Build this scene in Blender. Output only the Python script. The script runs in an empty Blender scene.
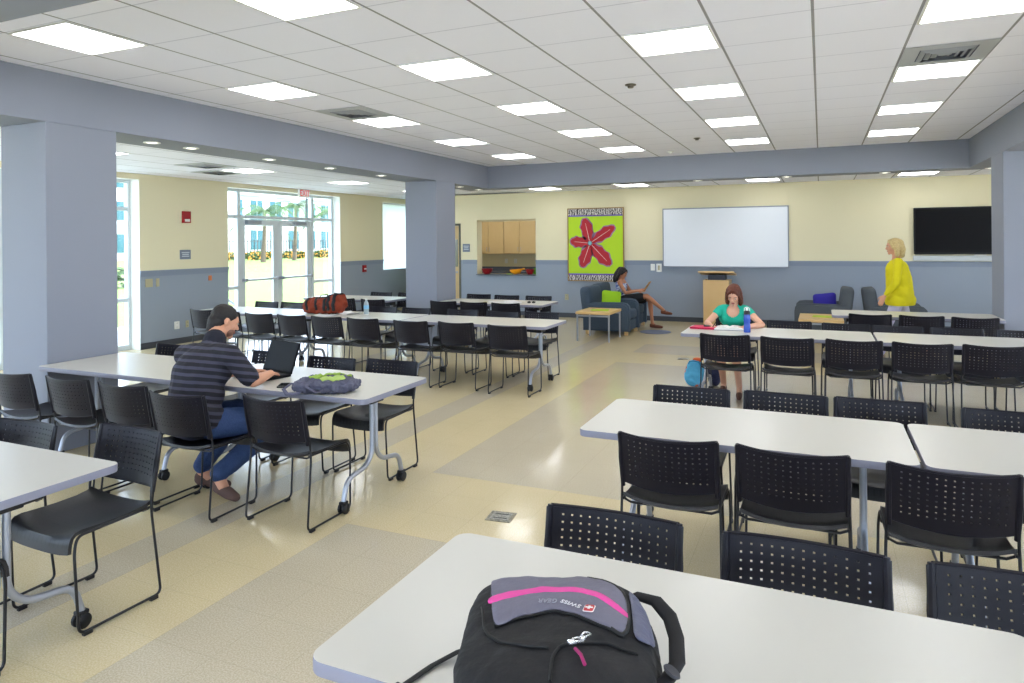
import bpy, bmesh, math, random
from mathutils import Vector, Matrix, Quaternion
from mathutils.bvhtree import BVHTree
PI = math.pi
random.seed(7)
SC = bpy.context.scene
COL = SC.collection

# ------------------------------------------------------------------ camera, sky, sun, exposure
H = 1.69
F, TH, Y0, RO = 692.5, 0.4197, 241.6, 0.0086
cd = bpy.data.cameras.new('camera')
cam = bpy.data.objects.new('camera', cd); COL.objects.link(cam)
cd.sensor_fit = 'HORIZONTAL'; cd.sensor_width = 36.0
cd.lens = F / 1024 * 36.0
cd.clip_start = 0.05; cd.clip_end = 400
cam.matrix_world = Matrix.Translation((0, 0, H)) @ Matrix.Rotation(TH, 4, 'Z') @ Matrix.Rotation(PI / 2, 4, 'X') @ Matrix.Rotation(-RO, 4, 'Z')
cd.shift_y = -(341.5 - Y0) / 1024
SC.camera = cam

world = bpy.data.worlds.new('sky'); SC.world = world; world.use_nodes = True
bgn = world.node_tree.nodes['Background']
bgn.inputs[0].default_value = (0.64, 0.77, 1.0, 1); bgn.inputs[1].default_value = 7.5
sd = bpy.data.lights.new('sun', 'SUN'); sd.energy = 20.0; sd.angle = 0.02; sd.color = (1, .96, .88)
sun = bpy.data.objects.new('sun', sd); COL.objects.link(sun)
sun.rotation_euler = (Vector((0.55, 0.5, 0.9)).to_track_quat('Z', 'Y')).to_euler()
PANEL = 9.5
SC.view_settings.view_transform = 'Standard'; SC.view_settings.look = 'None'
SC.view_settings.gamma = 1.0; SC.view_settings.use_curve_mapping = False
SC.view_settings.exposure = 0.0
def portal(loc, size, rot):
    l = bpy.data.lights.new('window_portal', 'AREA'); l.shape = 'RECTANGLE'; l.size, l.size_y = size
    l.cycles.is_portal = True
    o = bpy.data.objects.new('window_portal', l); COL.objects.link(o); o.location = loc; o.rotation_euler = rot
portal((-10.2, 11.18, 1.38), (2.7, 3.2), (0, -PI / 2, 0))
portal((-10.2, 5.6, 1.5), (2.4, 4.2), (0, -PI / 2, 0))
portal((-10.2, -.35, 1.4), (2.6, 6.3), (0, -PI / 2, 0))
portal((-3.9, -3.9, 1.5), (11.5, 2.3), (PI / 2, 0, 0))
portal((7.1, 3.8, 1.5), (2.3, 14.4), (0, PI / 2, 0))
portal((-10.2, 15.3, 1.86), (1.7, 1.7), (0, -PI / 2, 0))

# ------------------------------------------------------------------ materials
def s2l(c):
    return tuple(((v / 255) / 12.92 if v / 255 <= .04045 else ((v / 255 + .055) / 1.055) ** 2.4) for v in c) + (1,)
MATS = {}
def mat(name, rgb, rough=.6, metal=0., spec=.5, emit=None, estr=0., coat=0., noise=None, bump=None, alpha=None, trans=0., ior=1.45):
    if name in MATS: return MATS[name]
    m = bpy.data.materials.new(name); m.use_nodes = True; MATS[name] = m
    nt = m.node_tree; p = nt.nodes['Principled BSDF']
    p.inputs['Base Color'].default_value = s2l(rgb)
    p.inputs['Roughness'].default_value = rough; p.inputs['Metallic'].default_value = metal
    p.inputs['Specular IOR Level'].default_value = spec
    p.inputs['Coat Weight'].default_value = coat
    p.inputs['Transmission Weight'].default_value = trans; p.inputs['IOR'].default_value = ior
    if emit: p.inputs['Emission Color'].default_value = s2l(emit); p.inputs['Emission Strength'].default_value = estr
    if noise or bump:
        tc = nt.nodes.new('ShaderNodeTexCoord')
    if noise:                       # (scale, rgb2, amount)
        n = nt.nodes.new('ShaderNodeTexNoise'); n.inputs['Scale'].default_value = noise[0]; n.inputs['Detail'].default_value = 4
        r = nt.nodes.new('ShaderNodeValToRGB'); r.color_ramp.elements[0].position = .5 - noise[2]; r.color_ramp.elements[1].position = .5 + noise[2]
        r.color_ramp.elements[0].color = s2l(rgb); r.color_ramp.elements[1].color = s2l(noise[1])
        nt.links.new(tc.outputs['Object'], n.inputs['Vector']); nt.links.new(n.outputs['Fac'], r.inputs[0]); nt.links.new(r.outputs[0], p.inputs['Base Color'])
    if bump:                        # (scale, strength)
        n = nt.nodes.new('ShaderNodeTexNoise'); n.inputs['Scale'].default_value = bump[0]; n.inputs['Detail'].default_value = 5
        b = nt.nodes.new('ShaderNodeBump'); b.inputs['Strength'].default_value = bump[1]; b.inputs['Distance'].default_value = .01
        nt.links.new(tc.outputs['Object'], n.inputs['Vector']); nt.links.new(n.outputs['Fac'], b.inputs['Height']); nt.links.new(b.outputs[0], p.inputs['Normal'])
    return m

M_cream = mat('cream_paint', (225, 216, 182), .7, bump=(60, .04))
M_blue = mat('blue_grey_paint', (144, 154, 168), .65, bump=(60, .04))
M_rail = mat('chair_rail_paint', (132, 143, 160), .45)
M_beam = mat('lavender_grey_paint', (136, 140, 152), .7, bump=(60, .04))
M_white = mat('white_reveal_paint', (236, 238, 232), .6)
M_base = mat('dark_vinyl_baseboard', (66, 70, 78), .5)
M_alu = mat('painted_aluminium', (206, 214, 218), .4, metal=.1)
M_black = mat('black_polypropylene', (19, 17, 27), .42, spec=.3)
M_rod = mat('black_steel_rod', (20, 20, 24), .38)
M_silver = mat('silver_grey_tube', (168, 172, 182), .32, metal=.55)
M_tabedge = mat('lavender_grey_edge_band', (136, 136, 152), .5)
M_castor = mat('black_caster', (16, 16, 18), .5)
M_wood = mat('maple_veneer', (214, 176, 118), .4, noise=(3, (224, 190, 134), .3))
M_cab = mat('maple_cabinet', (200, 172, 122), .45, noise=(2, (208, 182, 132), .3))
M_skin = mat('light_skin', (206, 150, 120), .5)
M_skin2 = mat('tan_skin', (176, 118, 86), .5)
M_dark = mat('charcoal_upholstery', (58, 72, 88), .85, noise=(240, (70, 86, 102), .2))
M_dark2 = mat('grey_upholstery', (74, 80, 86), .85, noise=(240, (88, 94, 100), .2))
M_nearblack = mat('near_black', (14, 14, 16), .4)
M_whitepl = mat('white_plastic', (232, 232, 228), .4)
M_tan_pl = mat('tan_plastic', (178, 170, 138), .5)

def add_node_mat(name):
    m = bpy.data.materials.new(name); m.use_nodes = True; MATS[name] = m
    return m, m.node_tree, m.node_tree.nodes['Principled BSDF']
def mth(nt, op, a, b=None, c=None):
    n = nt.nodes.new('ShaderNodeMath'); n.operation = op
    for i, v in enumerate((a, b, c)):
        if v is None: continue
        if isinstance(v, (int, float)): n.inputs[i].default_value = v
        else: nt.links.new(v, n.inputs[i])
    return n.outputs[0]
def mixc(nt, f, a, b):
    n = nt.nodes.new('ShaderNodeMix'); n.data_type = 'RGBA'
    if isinstance(f, (int, float)): n.inputs[0].default_value = f
    else: nt.links.new(f, n.inputs[0])
    for i, v in ((6, a), (7, b)):
        if isinstance(v, tuple): n.inputs[i].default_value = v
        else: nt.links.new(v, n.inputs[i])
    return n.outputs[2]
def geo_xyz(nt):
    g = nt.nodes.new('ShaderNodeNewGeometry'); s = nt.nodes.new('ShaderNodeSeparateXYZ')
    nt.links.new(g.outputs['Position'], s.inputs[0]); return g.outputs['Position'], s.outputs
def line(nt, v, off, pitch, w):      # 1 on a grid line of half width w
    a = mth(nt, 'SUBTRACT', v, off); a = mth(nt, 'DIVIDE', a, pitch); a = mth(nt, 'FRACT', a)
    a = mth(nt, 'SUBTRACT', a, .5); a = mth(nt, 'ABSOLUTE', a)
    return mth(nt, 'GREATER_THAN', a, .5 - w / pitch)

def ceiling_mat(name, ox, oy, base=(242, 243, 255)):
    m, nt, p = add_node_mat(name)
    pos, xyz = geo_xyz(nt)
    lx = line(nt, xyz[0], ox, .6096, .009); ly = line(nt, xyz[1], oy, .6096, .006)
    n = nt.nodes.new('ShaderNodeTexNoise'); n.inputs['Scale'].default_value = 90; nt.links.new(pos, n.inputs['Vector'])
    c = mixc(nt, mth(nt, 'MULTIPLY', n.outputs[0], .12), s2l(base), s2l((216, 218, 236)))
    c = mixc(nt, mth(nt, 'MULTIPLY', ly, .38), c, s2l((140, 142, 168)))
    c = mixc(nt, mth(nt, 'MULTIPLY', lx, .8), c, s2l((112, 112, 112)))
    nt.links.new(c, p.inputs['Base Color']); p.inputs['Roughness'].default_value = .85
    return m
M_ceil = ceiling_mat('acoustic_tile_ceiling', -1.256, 4.644)
M_ceil_l = ceiling_mat('acoustic_tile_ceiling_low', -8.45, 7.86)
M_ceil_b = ceiling_mat('acoustic_tile_ceiling_back', -1.256, 13.37)

def vct(name, a, b):
    m, nt, p = add_node_mat(name)
    pos, xyz = geo_xyz(nt)
    n = nt.nodes.new('ShaderNodeTexNoise'); n.inputs['Scale'].default_value = 140; n.inputs['Detail'].default_value = 3; nt.links.new(pos, n.inputs['Vector'])
    r = nt.nodes.new('ShaderNodeValToRGB'); r.color_ramp.elements[0].position = .4; r.color_ramp.elements[1].position = .62
    r.color_ramp.elements[0].color = s2l(a); r.color_ramp.elements[1].color = s2l(b); nt.links.new(n.outputs[0], r.inputs[0])
    n2 = nt.nodes.new('ShaderNodeTexNoise'); n2.inputs['Scale'].default_value = 2.2; nt.links.new(pos, n2.inputs['Vector'])
    c = mixc(nt, mth(nt, 'MULTIPLY', n2.outputs[0], .16), r.outputs[0], s2l((150, 138, 112)))
    g = mth(nt, 'MAXIMUM', line(nt, xyz[0], -2.62, .33, .0012), line(nt, xyz[1], 3.4, .33, .0012))
    c = mixc(nt, mth(nt, 'MULTIPLY', g, .25), c, s2l((120, 108, 84)))
    nt.links.new(c, p.inputs['Base Color'])
    p.inputs['Roughness'].default_value = .13; p.inputs['Specular IOR Level'].default_value = .6
    n3 = nt.nodes.new('ShaderNodeTexNoise'); n3.inputs['Scale'].default_value = 5; n3.inputs['Detail'].default_value = 2; nt.links.new(pos, n3.inputs['Vector'])
    bp = nt.nodes.new('ShaderNodeBump'); bp.inputs['Strength'].default_value = .06; bp.inputs['Distance'].default_value = .02
    nt.links.new(n3.outputs[0], bp.inputs['Height']); nt.links.new(bp.outputs[0], p.inputs['Normal'])
    return m
M_tan = vct('tan_vinyl_tile', (210, 192, 148), (226, 211, 174))
M_grey = vct('grey_beige_vinyl_tile', (190, 178, 153), (210, 199, 176))

def laminate():
    m, nt, p = add_node_mat('white_laminate')
    p.inputs['Base Color'].default_value = s2l((203, 200, 191)); p.inputs['Roughness'].default_value = .28
    return m
M_lam = laminate()

def glass_mat():
    m = bpy.data.materials.new('window_glass'); m.use_nodes = True; nt = m.node_tree; nt.nodes.clear()
    o = nt.nodes.new('ShaderNodeOutputMaterial'); t = nt.nodes.new('ShaderNodeBsdfTransparent'); t.inputs[0].default_value = (.97, .99, .985, 1)
    g = nt.nodes.new('ShaderNodeBsdfGlossy'); g.inputs['Roughness'].default_value = .02
    mx = nt.nodes.new('ShaderNodeMixShader'); mx.inputs[0].default_value = .06
    nt.links.new(t.outputs[0], mx.inputs[1]); nt.links.new(g.outputs[0], mx.inputs[2]); nt.links.new(mx.outputs[0], o.inputs[0])
    return m
M_glass = glass_mat()
M_panel = mat('ceiling_light_diffuser', (255, 255, 255), .5, emit=(250, 252, 255), estr=PANEL)
M_can = mat('downlight_lens', (255, 255, 255), .5, emit=(255, 250, 235), estr=PANEL * .35)

def blind_mat():
    m = bpy.data.materials.new('translucent_blind'); m.use_nodes = True; nt = m.node_tree; nt.nodes.clear()
    o = nt.nodes.new('ShaderNodeOutputMaterial'); t = nt.nodes.new('ShaderNodeBsdfTranslucent'); t.inputs[0].default_value = (.92, .96, .95, 1)
    d = nt.nodes.new('ShaderNodeBsdfDiffuse'); d.inputs[0].default_value = (.85, .87, .87, 1)
    mx = nt.nodes.new('ShaderNodeMixShader'); mx.inputs[0].default_value = .3
    nt.links.new(t.outputs[0], mx.inputs[1]); nt.links.new(d.outputs[0], mx.inputs[2]); nt.links.new(mx.outputs[0], o.inputs[0])
    return m
M_blind = blind_mat()

# ------------------------------------------------------------------ mesh helpers
def mesh_from(bm, name, mats, smooth=0, recalc=True):
    if recalc: bmesh.ops.recalc_face_normals(bm, faces=bm.faces)
    me = bpy.data.meshes.new(name); bm.to_mesh(me); bm.free()
    for m in (mats if isinstance(mats, (list, tuple)) else [mats]): me.materials.append(m)
    if smooth:
        me.shade_smooth(); me.set_sharp_from_angle(angle=math.radians(smooth))
    return me
def obj(name, bm, mats, parent=None, smooth=0, recalc=True):
    o = bpy.data.objects.new(name, mesh_from(bm, name, mats, smooth, recalc)); COL.objects.link(o)
    if parent: o.parent = parent
    return o
def thing(name, label, cat, loc=(0, 0, 0), rz=0, group=None):
    o = bpy.data.objects.new(name, None); COL.objects.link(o); o.empty_display_size = .1
    o.location = loc; o.rotation_euler = (0, 0, rz); o['label'] = label; o['category'] = cat
    if group: o['group'] = group
    return o
def tag(o, label, cat, group=None, kind=None):
    o['label'] = label; o['category'] = cat
    if group: o['group'] = group
    if kind: o['kind'] = kind
    return o
def struct(name, bm, mats, parent=None, smooth=0, label=None):
    o = obj(name, bm, mats, parent, smooth)
    if not parent: o['kind'] = 'structure'
    return o
def dup(root, loc, rz, label, group=None):
    r = root.copy(); COL.objects.link(r); r.location = loc; r.rotation_euler = (0, 0, rz); r['label'] = label
    if group: r['group'] = group
    for ch in list(root.children):
        c = ch.copy(); COL.objects.link(c); c.parent = r
        for g in list(ch.children):
            d = g.copy(); COL.objects.link(d); d.parent = c
    return r
def BM(): return bmesh.new()
def box(bm, x0, x1, y0, y1, z0, z1, mi=0, bev=0, M=None):
    vs = [bm.verts.new((x, y, z)) for x in (x0, x1) for y in (y0, y1) for z in (z0, z1)]
    fs = [bm.faces.new([vs[i] for i in q]) for q in ((0, 1, 3, 2), (4, 6, 7, 5), (0, 4, 5, 1), (2, 3, 7, 6), (0, 2, 6, 4), (1, 5, 7, 3))]
    for f in fs: f.material_index = mi
    if M is not None:
        for v in vs: v.co = M @ v.co
    if bev:
        es = list({e for f in fs for e in f.edges})
        r = bmesh.ops.bevel(bm, geom=es, offset=bev, segments=2, affect='EDGES', profile=.5)
        for f in r['faces']: f.material_index = mi
    return fs
def rounded_path(pts, r=.03, n=5):
    pts = [Vector(p) for p in pts]; out = [pts[0]]
    for i in range(1, len(pts) - 1):
        a, b, c = pts[i - 1], pts[i], pts[i + 1]
        d1 = (a - b); d2 = (c - b); k = min(r, d1.length * .49, d2.length * .49)
        p, q = b + d1.normalized() * k, b + d2.normalized() * k
        for j in range(n + 1):
            t = j / n; out.append(p * (1 - t) ** 2 + b * 2 * t * (1 - t) + q * t * t)
    out.append(pts[-1]); return out
def tube(bm, pts, r, seg=8, mi=0, cap=True, flat=1.0, up=None):
    pts = [Vector(p) for p in pts]; n = len(pts)
    rs = r if isinstance(r, (list, tuple)) else [r] * n
    t0 = (pts[1] - pts[0]).normalized()
    u = Vector(up) if up else (Vector((0, 0, 1)) if abs(t0.z) < .9 else Vector((1, 0, 0)))
    u = (u - t0 * u.dot(t0)).normalized(); rings = []
    for i in range(n):
        t = (pts[min(i + 1, n - 1)] - pts[max(i - 1, 0)]).normalized()
        u = (u - t * u.dot(t)).normalized(); v = t.cross(u)
        rings.append([bm.verts.new(pts[i] + (u * math.cos(2 * PI * k / seg) * flat + v * math.sin(2 * PI * k / seg)) * rs[i]) for k in range(seg)])
    for a, b in zip(rings, rings[1:]):
        for k in range(seg):
            f = bm.faces.new((a[k], a[(k + 1) % seg], b[(k + 1) % seg], b[k])); f.material_index = mi
    if cap:
        for q in (rings[0], rings[-1]):
            f = bm.faces.new(q); f.material_index = mi
def lathe(bm, prof, seg=24, M=None, mi=0):
    rings = []
    for r, z in prof:
        if r < 1e-6: rings.append([bm.verts.new((0, 0, z))])
        else: rings.append([bm.verts.new((r * math.cos(2 * PI * k / seg), r * math.sin(2 * PI * k / seg), z)) for k in range(seg)])
    for a, b in zip(rings, rings[1:]):
        for k in range(seg):
            q = [a[k % len(a)], a[(k + 1) % len(a)], b[(k + 1) % len(b)], b[k % len(b)]]
            q2 = [];
            for v in q:
                if v not in q2: q2.append(v)
            if len(q2) > 2: bm.faces.new(q2).material_index = mi
    if M is not None:
        for rg in rings:
            for v in rg: v.co = M @ v.co
def grid_solid(bm, P, N, t, hole=None, mi=0):
    """P[i][j] points, N[i][j] normals, thickness t, hole(i,j)->True where the cell is cut"""
    ni, nj = len(P), len(P[0])
    A = [[bm.verts.new(P[i][j]) for j in range(nj)] for i in range(ni)]
    B = [[bm.verts.new(Vector(P[i][j]) - Vector(N[i][j]) * t) for j in range(nj)] for i in range(ni)]
    solid = lambda i, j: 0 <= i < ni - 1 and 0 <= j < nj - 1 and not (hole and hole(i, j))
    for i in range(ni - 1):
        for j in range(nj - 1):
            if not solid(i, j): continue
            bm.faces.new((A[i][j], A[i + 1][j], A[i + 1][j + 1], A[i][j + 1])).material_index = mi
            bm.faces.new((B[i][j], B[i][j + 1], B[i + 1][j + 1], B[i + 1][j])).material_index = mi
            for (di, dj, a, b) in ((-1, 0, (i, j), (i, j + 1)), (1, 0, (i + 1, j + 1), (i + 1, j)), (0, -1, (i + 1, j), (i, j)), (0, 1, (i, j + 1), (i + 1, j + 1))):
                if not solid(i + di, j + dj):
                    bm.faces.new((A[a[0]][a[1]], A[b[0]][b[1]], B[b[0]][b[1]], B[a[0]][a[1]])).material_index = mi
def superell(bm, c, h, e=.5, nu=32, nv=18, rot=None, mi=0, fn=None):
    sp = lambda v, k: math.copysign(abs(v) ** k, v)
    M = (rot.to_4x4() if rot is not None else Matrix.Identity(4)); M = Matrix.Translation(c) @ M
    rows = []
    for j in range(nv + 1):
        ph = -PI / 2 + PI * j / nv; row = []
        for i in range(nu):
            th = 2 * PI * i / nu
            p = Vector((h[0] * sp(math.cos(ph), e) * sp(math.cos(th), e), h[1] * sp(math.cos(ph), e) * sp(math.sin(th), e), h[2] * sp(math.sin(ph), e)))
            if fn: p = fn(p)
            if j in (0, nv):
                if i == 0: row.append(bm.verts.new(M @ p))
            else: row.append(bm.verts.new(M @ p))
        rows.append(row)
    for a, b in zip(rows, rows[1:]):
        for k in range(nu):
            q = []
            for v in (a[k % len(a)], a[(k + 1) % len(a)], b[(k + 1) % len(b)], b[k % len(b)]):
                if v not in q: q.append(v)
            bm.faces.new(q).material_index = mi
def cone(bm, p1, r1, p2, r2, seg=14):
    """rounded tapered limb between two points"""
    p1, p2 = Vector(p1), Vector(p2); d = (p2 - p1)
    if d.length < 1e-5: d = Vector((0, 0, 1e-4))
    t = d.normalized(); pts = []; rs = []
    for a in (0, 25, 50, 75): pts.append(p1 - t * r1 * math.cos(math.radians(a))); rs.append(max(r1 * math.sin(math.radians(a)), .0006))
    for k in range(5): pts.append(p1 + d * k / 4); rs.append(r1 + (r2 - r1) * k / 4)
    for a in (75, 50, 25, 0): pts.append(p2 + t * r2 * math.cos(math.radians(a))); rs.append(max(r2 * math.sin(math.radians(a)), .0006))
    tube(bm, pts, rs, seg)
def limb(bm, *pr):
    for (a, ra), (b, rb) in zip(pr, pr[1:]): cone(bm, a, ra, b, rb)
def fuse(name, bm, mats, voxel, parent=None, smooth_it=4, fac=.5, disp=None):
    """one continuous skin over all the shapes in bm"""
    me = mesh_from(bm, name, mats)
    o = bpy.data.objects.new(name, me); COL.objects.link(o)
    m = o.modifiers.new('r', 'REMESH'); m.mode = 'VOXEL'; m.voxel_size = voxel; m.use_smooth_shade = True
    s = o.modifiers.new('s', 'SMOOTH'); s.iterations = smooth_it; s.factor = fac
    if disp:
        tx = bpy.data.textures.new('t', 'CLOUDS'); tx.noise_scale = disp[0]; d = o.modifiers.new('d', 'DISPLACE'); d.texture = tx; d.strength = disp[1]; d.mid_level = .5
        d.texture_coords = 'LOCAL'
    dg = bpy.context.evaluated_depsgraph_get(); ev = o.evaluated_get(dg)
    m2 = bpy.data.meshes.new_from_object(ev, depsgraph=dg); m2.name = name
    o.modifiers.clear(); o.data = m2
    if not m2.materials:
        for q in (mats if isinstance(mats, (list, tuple)) else [mats]): m2.materials.append(q)
    m2.shade_smooth()
    if parent: o.parent = parent
    return o
def prism(bm, poly, fn, mi=0):
    """fn(u,v,k) -> 3d point, k 0/1 the two faces of a plate"""
    a = [bm.verts.new(fn(u, v, 0)) for u, v in poly]; b = [bm.verts.new(fn(u, v, 1)) for u, v in poly]
    bm.faces.new(a).material_index = mi; bm.faces.new(b[::-1]).material_index = mi
    n = len(poly)
    for i in range(n): bm.faces.new((a[i], b[i], b[(i + 1) % n], a[(i + 1) % n])).material_index = mi
def text_mesh(name, body, size, M, m, parent, ext=.001, align='CENTER', squash=1.0):
    c = bpy.data.curves.new(name, 'FONT'); c.body = body; c.size = size; c.extrude = ext; c.align_x = align; c.align_y = 'CENTER'
    t = bpy.data.objects.new(name, c); COL.objects.link(t)
    dg = bpy.context.evaluated_depsgraph_get(); me = bpy.data.meshes.new_from_object(t.evaluated_get(dg)); bpy.data.objects.remove(t)
    me.transform(Matrix.Scale(squash, 4, (1, 0, 0))); me.transform(M); me.materials.clear(); me.materials.append(m)
    o = bpy.data.objects.new(name, me); COL.objects.link(o)
    if parent: o.parent = parent
    return o

# ------------------------------------------------------------------ the room shell
def wall(name, axis, pos, thick, u0, u1, z0, z1, opens=(), split=1.262, mats=None, label=None):
    """wall whose room face lies at `pos` on `axis`, thickness going outwards (signed); opens = (ua,ub,za,zb)"""
    us = sorted({u0, u1} | {v for o in opens for v in o[:2] if u0 < v < u1})
    zs = sorted({z0, z1} | {v for o in opens for v in o[2:] if z0 < v < z1} | ({split} if z0 < split < z1 else set()))
    bm = BM(); vd = {}
    def V(k, u, z):
        key = (k, round(u, 4), round(z, 4))
        if key not in vd:
            a = pos + (thick if k else 0); vd[key] = bm.verts.new((a, u, z) if axis == 'x' else (u, a, z))
        return vd[key]
    def solid(i, j):
        if not (0 <= i < len(us) - 1 and 0 <= j < len(zs) - 1): return False
        u, z = (us[i] + us[i + 1]) / 2, (zs[j] + zs[j + 1]) / 2
        return not any(o[0] < u < o[1] and o[2] < z < o[3] for o in opens)
    for i in range(len(us) - 1):
        for j in range(len(zs) - 1):
            if not solid(i, j): continue
            ua, ub, za, zb = us[i], us[i + 1], zs[j], zs[j + 1]; mi = 1 if (za + zb) / 2 < split else 0
            for k in (0, 1): bm.faces.new((V(k, ua, za), V(k, ub, za), V(k, ub, zb), V(k, ua, zb))).material_index = mi
            for di, dj, p, q in ((-1, 0, (ua, za), (ua, zb)), (1, 0, (ub, za), (ub, zb)), (0, -1, (ua, za), (ub, za)), (0, 1, (ua, zb), (ub, zb))):
                if not solid(i + di, j + dj):
                    inner = 0 <= i + di < len(us) - 1 and 0 <= j + dj < len(zs) - 1
                    bm.faces.new((V(0, *p), V(0, *q), V(1, *q), V(1, *p))).material_index = 2 if inner else mi
    return struct(name, bm, mats or [M_cream, M_blue, M_white])

XL, YB = -10.0, 14.54
# floor with its pattern of tan and grey-beige vinyl
bm = BM()
xs = [-10.3, -8.2, -7.9, -6.2, -5.9, -3.57, -3.28, -2.62, 2.3, 2.6, 7.0]
ys = [-4.2, .2, 1.2, 3.4, 4.4, 9.4, 10.3, 11.2, 12.0, 18.2]
vg = [[bm.verts.new((x, y, 0)) for y in ys] for x in xs]
for i in range(len(xs) - 1):
    for j in range(len(ys) - 1):
        x, y = (xs[i] + xs[i + 1]) / 2, (ys[j] + ys[j + 1]) / 2
        g = (-3.57 < x < -3.28) or (-6.2 < x < -5.9) or (-8.2 < x < -7.9) or (x > -2.62 and ((1.2 < y < 3.4) or (4.4 < y < 9.4) or (10.3 < y < 11.2) or y < .2))
        bm.faces.new((vg[i][j], vg[i + 1][j], vg[i + 1][j + 1], vg[i][j + 1])).material_index = 1 if g else 0
r = bmesh.ops.extrude_face_region(bm, geom=bm.faces[:])
for v in [g for g in r['geom'] if isinstance(g, bmesh.types.BMVert)]: v.co.z -= .1
struct('floor', bm, [M_tan, M_grey])

W3 = (14.49, 16.1, 1.015, 2.70)
WIN1 = (3.4, 7.724, .0, 2.74); WIN0 = (-3.6, 2.9, .0, 2.74); WD = (9.543, 12.812, 0.0, 2.745)
wall('wall_left', 'x', XL, -.3, -4.2, 18.2, 0, 2.83, [WIN0, WIN1, WD, W3])
PT = (-7.39, -5.90, .915, 2.20); KD = (-8.85, -7.82, 0, 2.13)
wall('wall_back', 'y', YB, .26, -9.3, 7.0, 0, 2.80, [PT, KD], mats=[M_cream, M_blue, M_cream])
wall('wall_back_hallway', 'y', 18.05, .15, -10.3, -8.9, 0, 2.83)
wall('wall_kitchen_back', 'y', 16.93, .12, -8.9, -5.0, 0, 2.8, mats=[M_cream, M_cream, M_cream])
wall('wall_kitchen_left', 'x', -8.9, .1, 14.81, 18.0, 0, 2.83, mats=[M_cream, M_cream, M_cream])
wall('wall_kitchen_right', 'x', -5.0, .1, 14.81, 17.05, 0, 2.8, mats=[M_cream, M_cream, M_cream])
RW = [(-3.4 + i * 3.0, -1.0 + i * 3.0, .35, 2.65) for i in range(5)]  # openings out of view, added so sun on the floor bounces to the ceiling
wall('wall_right', 'x', 7.0, .15, -4.2, 14.7, 0, 2.83, RW)
BW = [(-9.6 + i * 2.36, -7.5 + i * 2.36, .35, 2.6) for i in range(5)]
wall('wall_front', 'y', -4.0, -.15, -10.3, 7.2, 0, 3.1, BW + [(3.4, 6.4, .35, 2.6)])

def slab(name, x0, x1, y0, y1, z0, z1, m):
    bm = BM(); box(bm, x0, x1, y0, y1, z0, z1); return struct(name, bm, m)
slab('ceiling', -5.72, 1.98, -4.2, 11.71, 3.099, 3.16, M_ceil)
slab('ceiling_left', -10.3, -6.2525, -4.2, 18.2, 2.83, 2.9, M_ceil_l)
slab('ceiling_back', -6.252, 7.2, 12.07, 14.80, 2.80, 2.87, M_ceil_b)
slab('ceiling_right', 2.5, 7.2, -4.2, 12.06, 2.83, 2.9, M_ceil_l)
slab('ceiling_kitchen', -8.9, -4.9, 14.81, 17.05, 2.75, 2.79, M_ceil_b)
# the beams under the high ceiling and their columns
slab('trim_1', -6.27, -5.68, -4.0, 12.08, 2.69, 3.2, M_beam)
slab('trim_2', -5.68, 1.94, 11.67, 12.08, 2.69, 3.2, M_beam)
slab('trim_3', 1.94, 2.53, -4.0, 12.08, 2.69, 3.2, M_beam)
slab('trim_4', -5.68, 1.94, 1.30, 1.90, 2.69, 3.2, M_beam)
for i, (x0, x1, y0, y1) in enumerate(((-6.268, -5.682, 3.556, 4.17), (-6.268, -5.682, 9.733, 10.37), (1.942, 2.528, 9.70, 10.32), (1.942, 2.528, 3.556, 4.17), (-6.268, -5.682, -2.6, -2.0))):
    if i == 3: continue
    bm = BM(); box(bm, x0, x1, y0, y1, 0, 2.69, bev=.006)
    o = obj('column', bm, M_beam)
    tag(o, ['square grey column at left beside the near windows', 'square blue-grey column in the middle distance near the exit doors', 'pale blue column at the right beside the television', '', 'square column under the beam behind the camera'][i], 'column', kind='structure')
# roof slab that closes the building and shades it
slab('ceiling_roof', -10.9, 7.4, -4.4, 18.4, 3.25, 3.4, M_white)

# chair rails and baseboards
def rail(name, axis, pos, sgn, u0, u1, parts=((1.232, 1.268, .022), (1.17, 1.23, .008)), m=None):
    bm = BM()
    for z0, z1, d in parts:
        a, b = sorted((pos, pos + sgn * d))
        if axis == 'x': box(bm, a, b, u0, u1, z0, z1)
        else: box(bm, u0, u1, a, b, z0, z1)
    return struct(name, bm, m or M_rail)
BP = ((0, .1, .012),)
n = 5
for ax, ps, sg, a, b in (('x', XL, 1, 7.724, 9.543), ('x', XL, 1, 12.812, 14.49), ('y', YB, -1, -7.82 + .06, PT[0]), ('y', YB, -1, PT[1], 7.0)):
    rail('trim_%d' % n, ax, ps, sg, a, b); n += 1
for nm, ax, ps, sg, a, b in (('baseboard_left', 'x', XL, 1, 7.724, 9.543), ('baseboard_left_far', 'x', XL, 1, 12.812, 18.0), ('baseboard_back', 'y', YB, -1, -7.76, 7.0), ('baseboard_right', 'x', 7.0, -1, -4, 14.5)):
    rail(nm, ax, ps, sg, a, b, BP, M_base)

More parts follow.
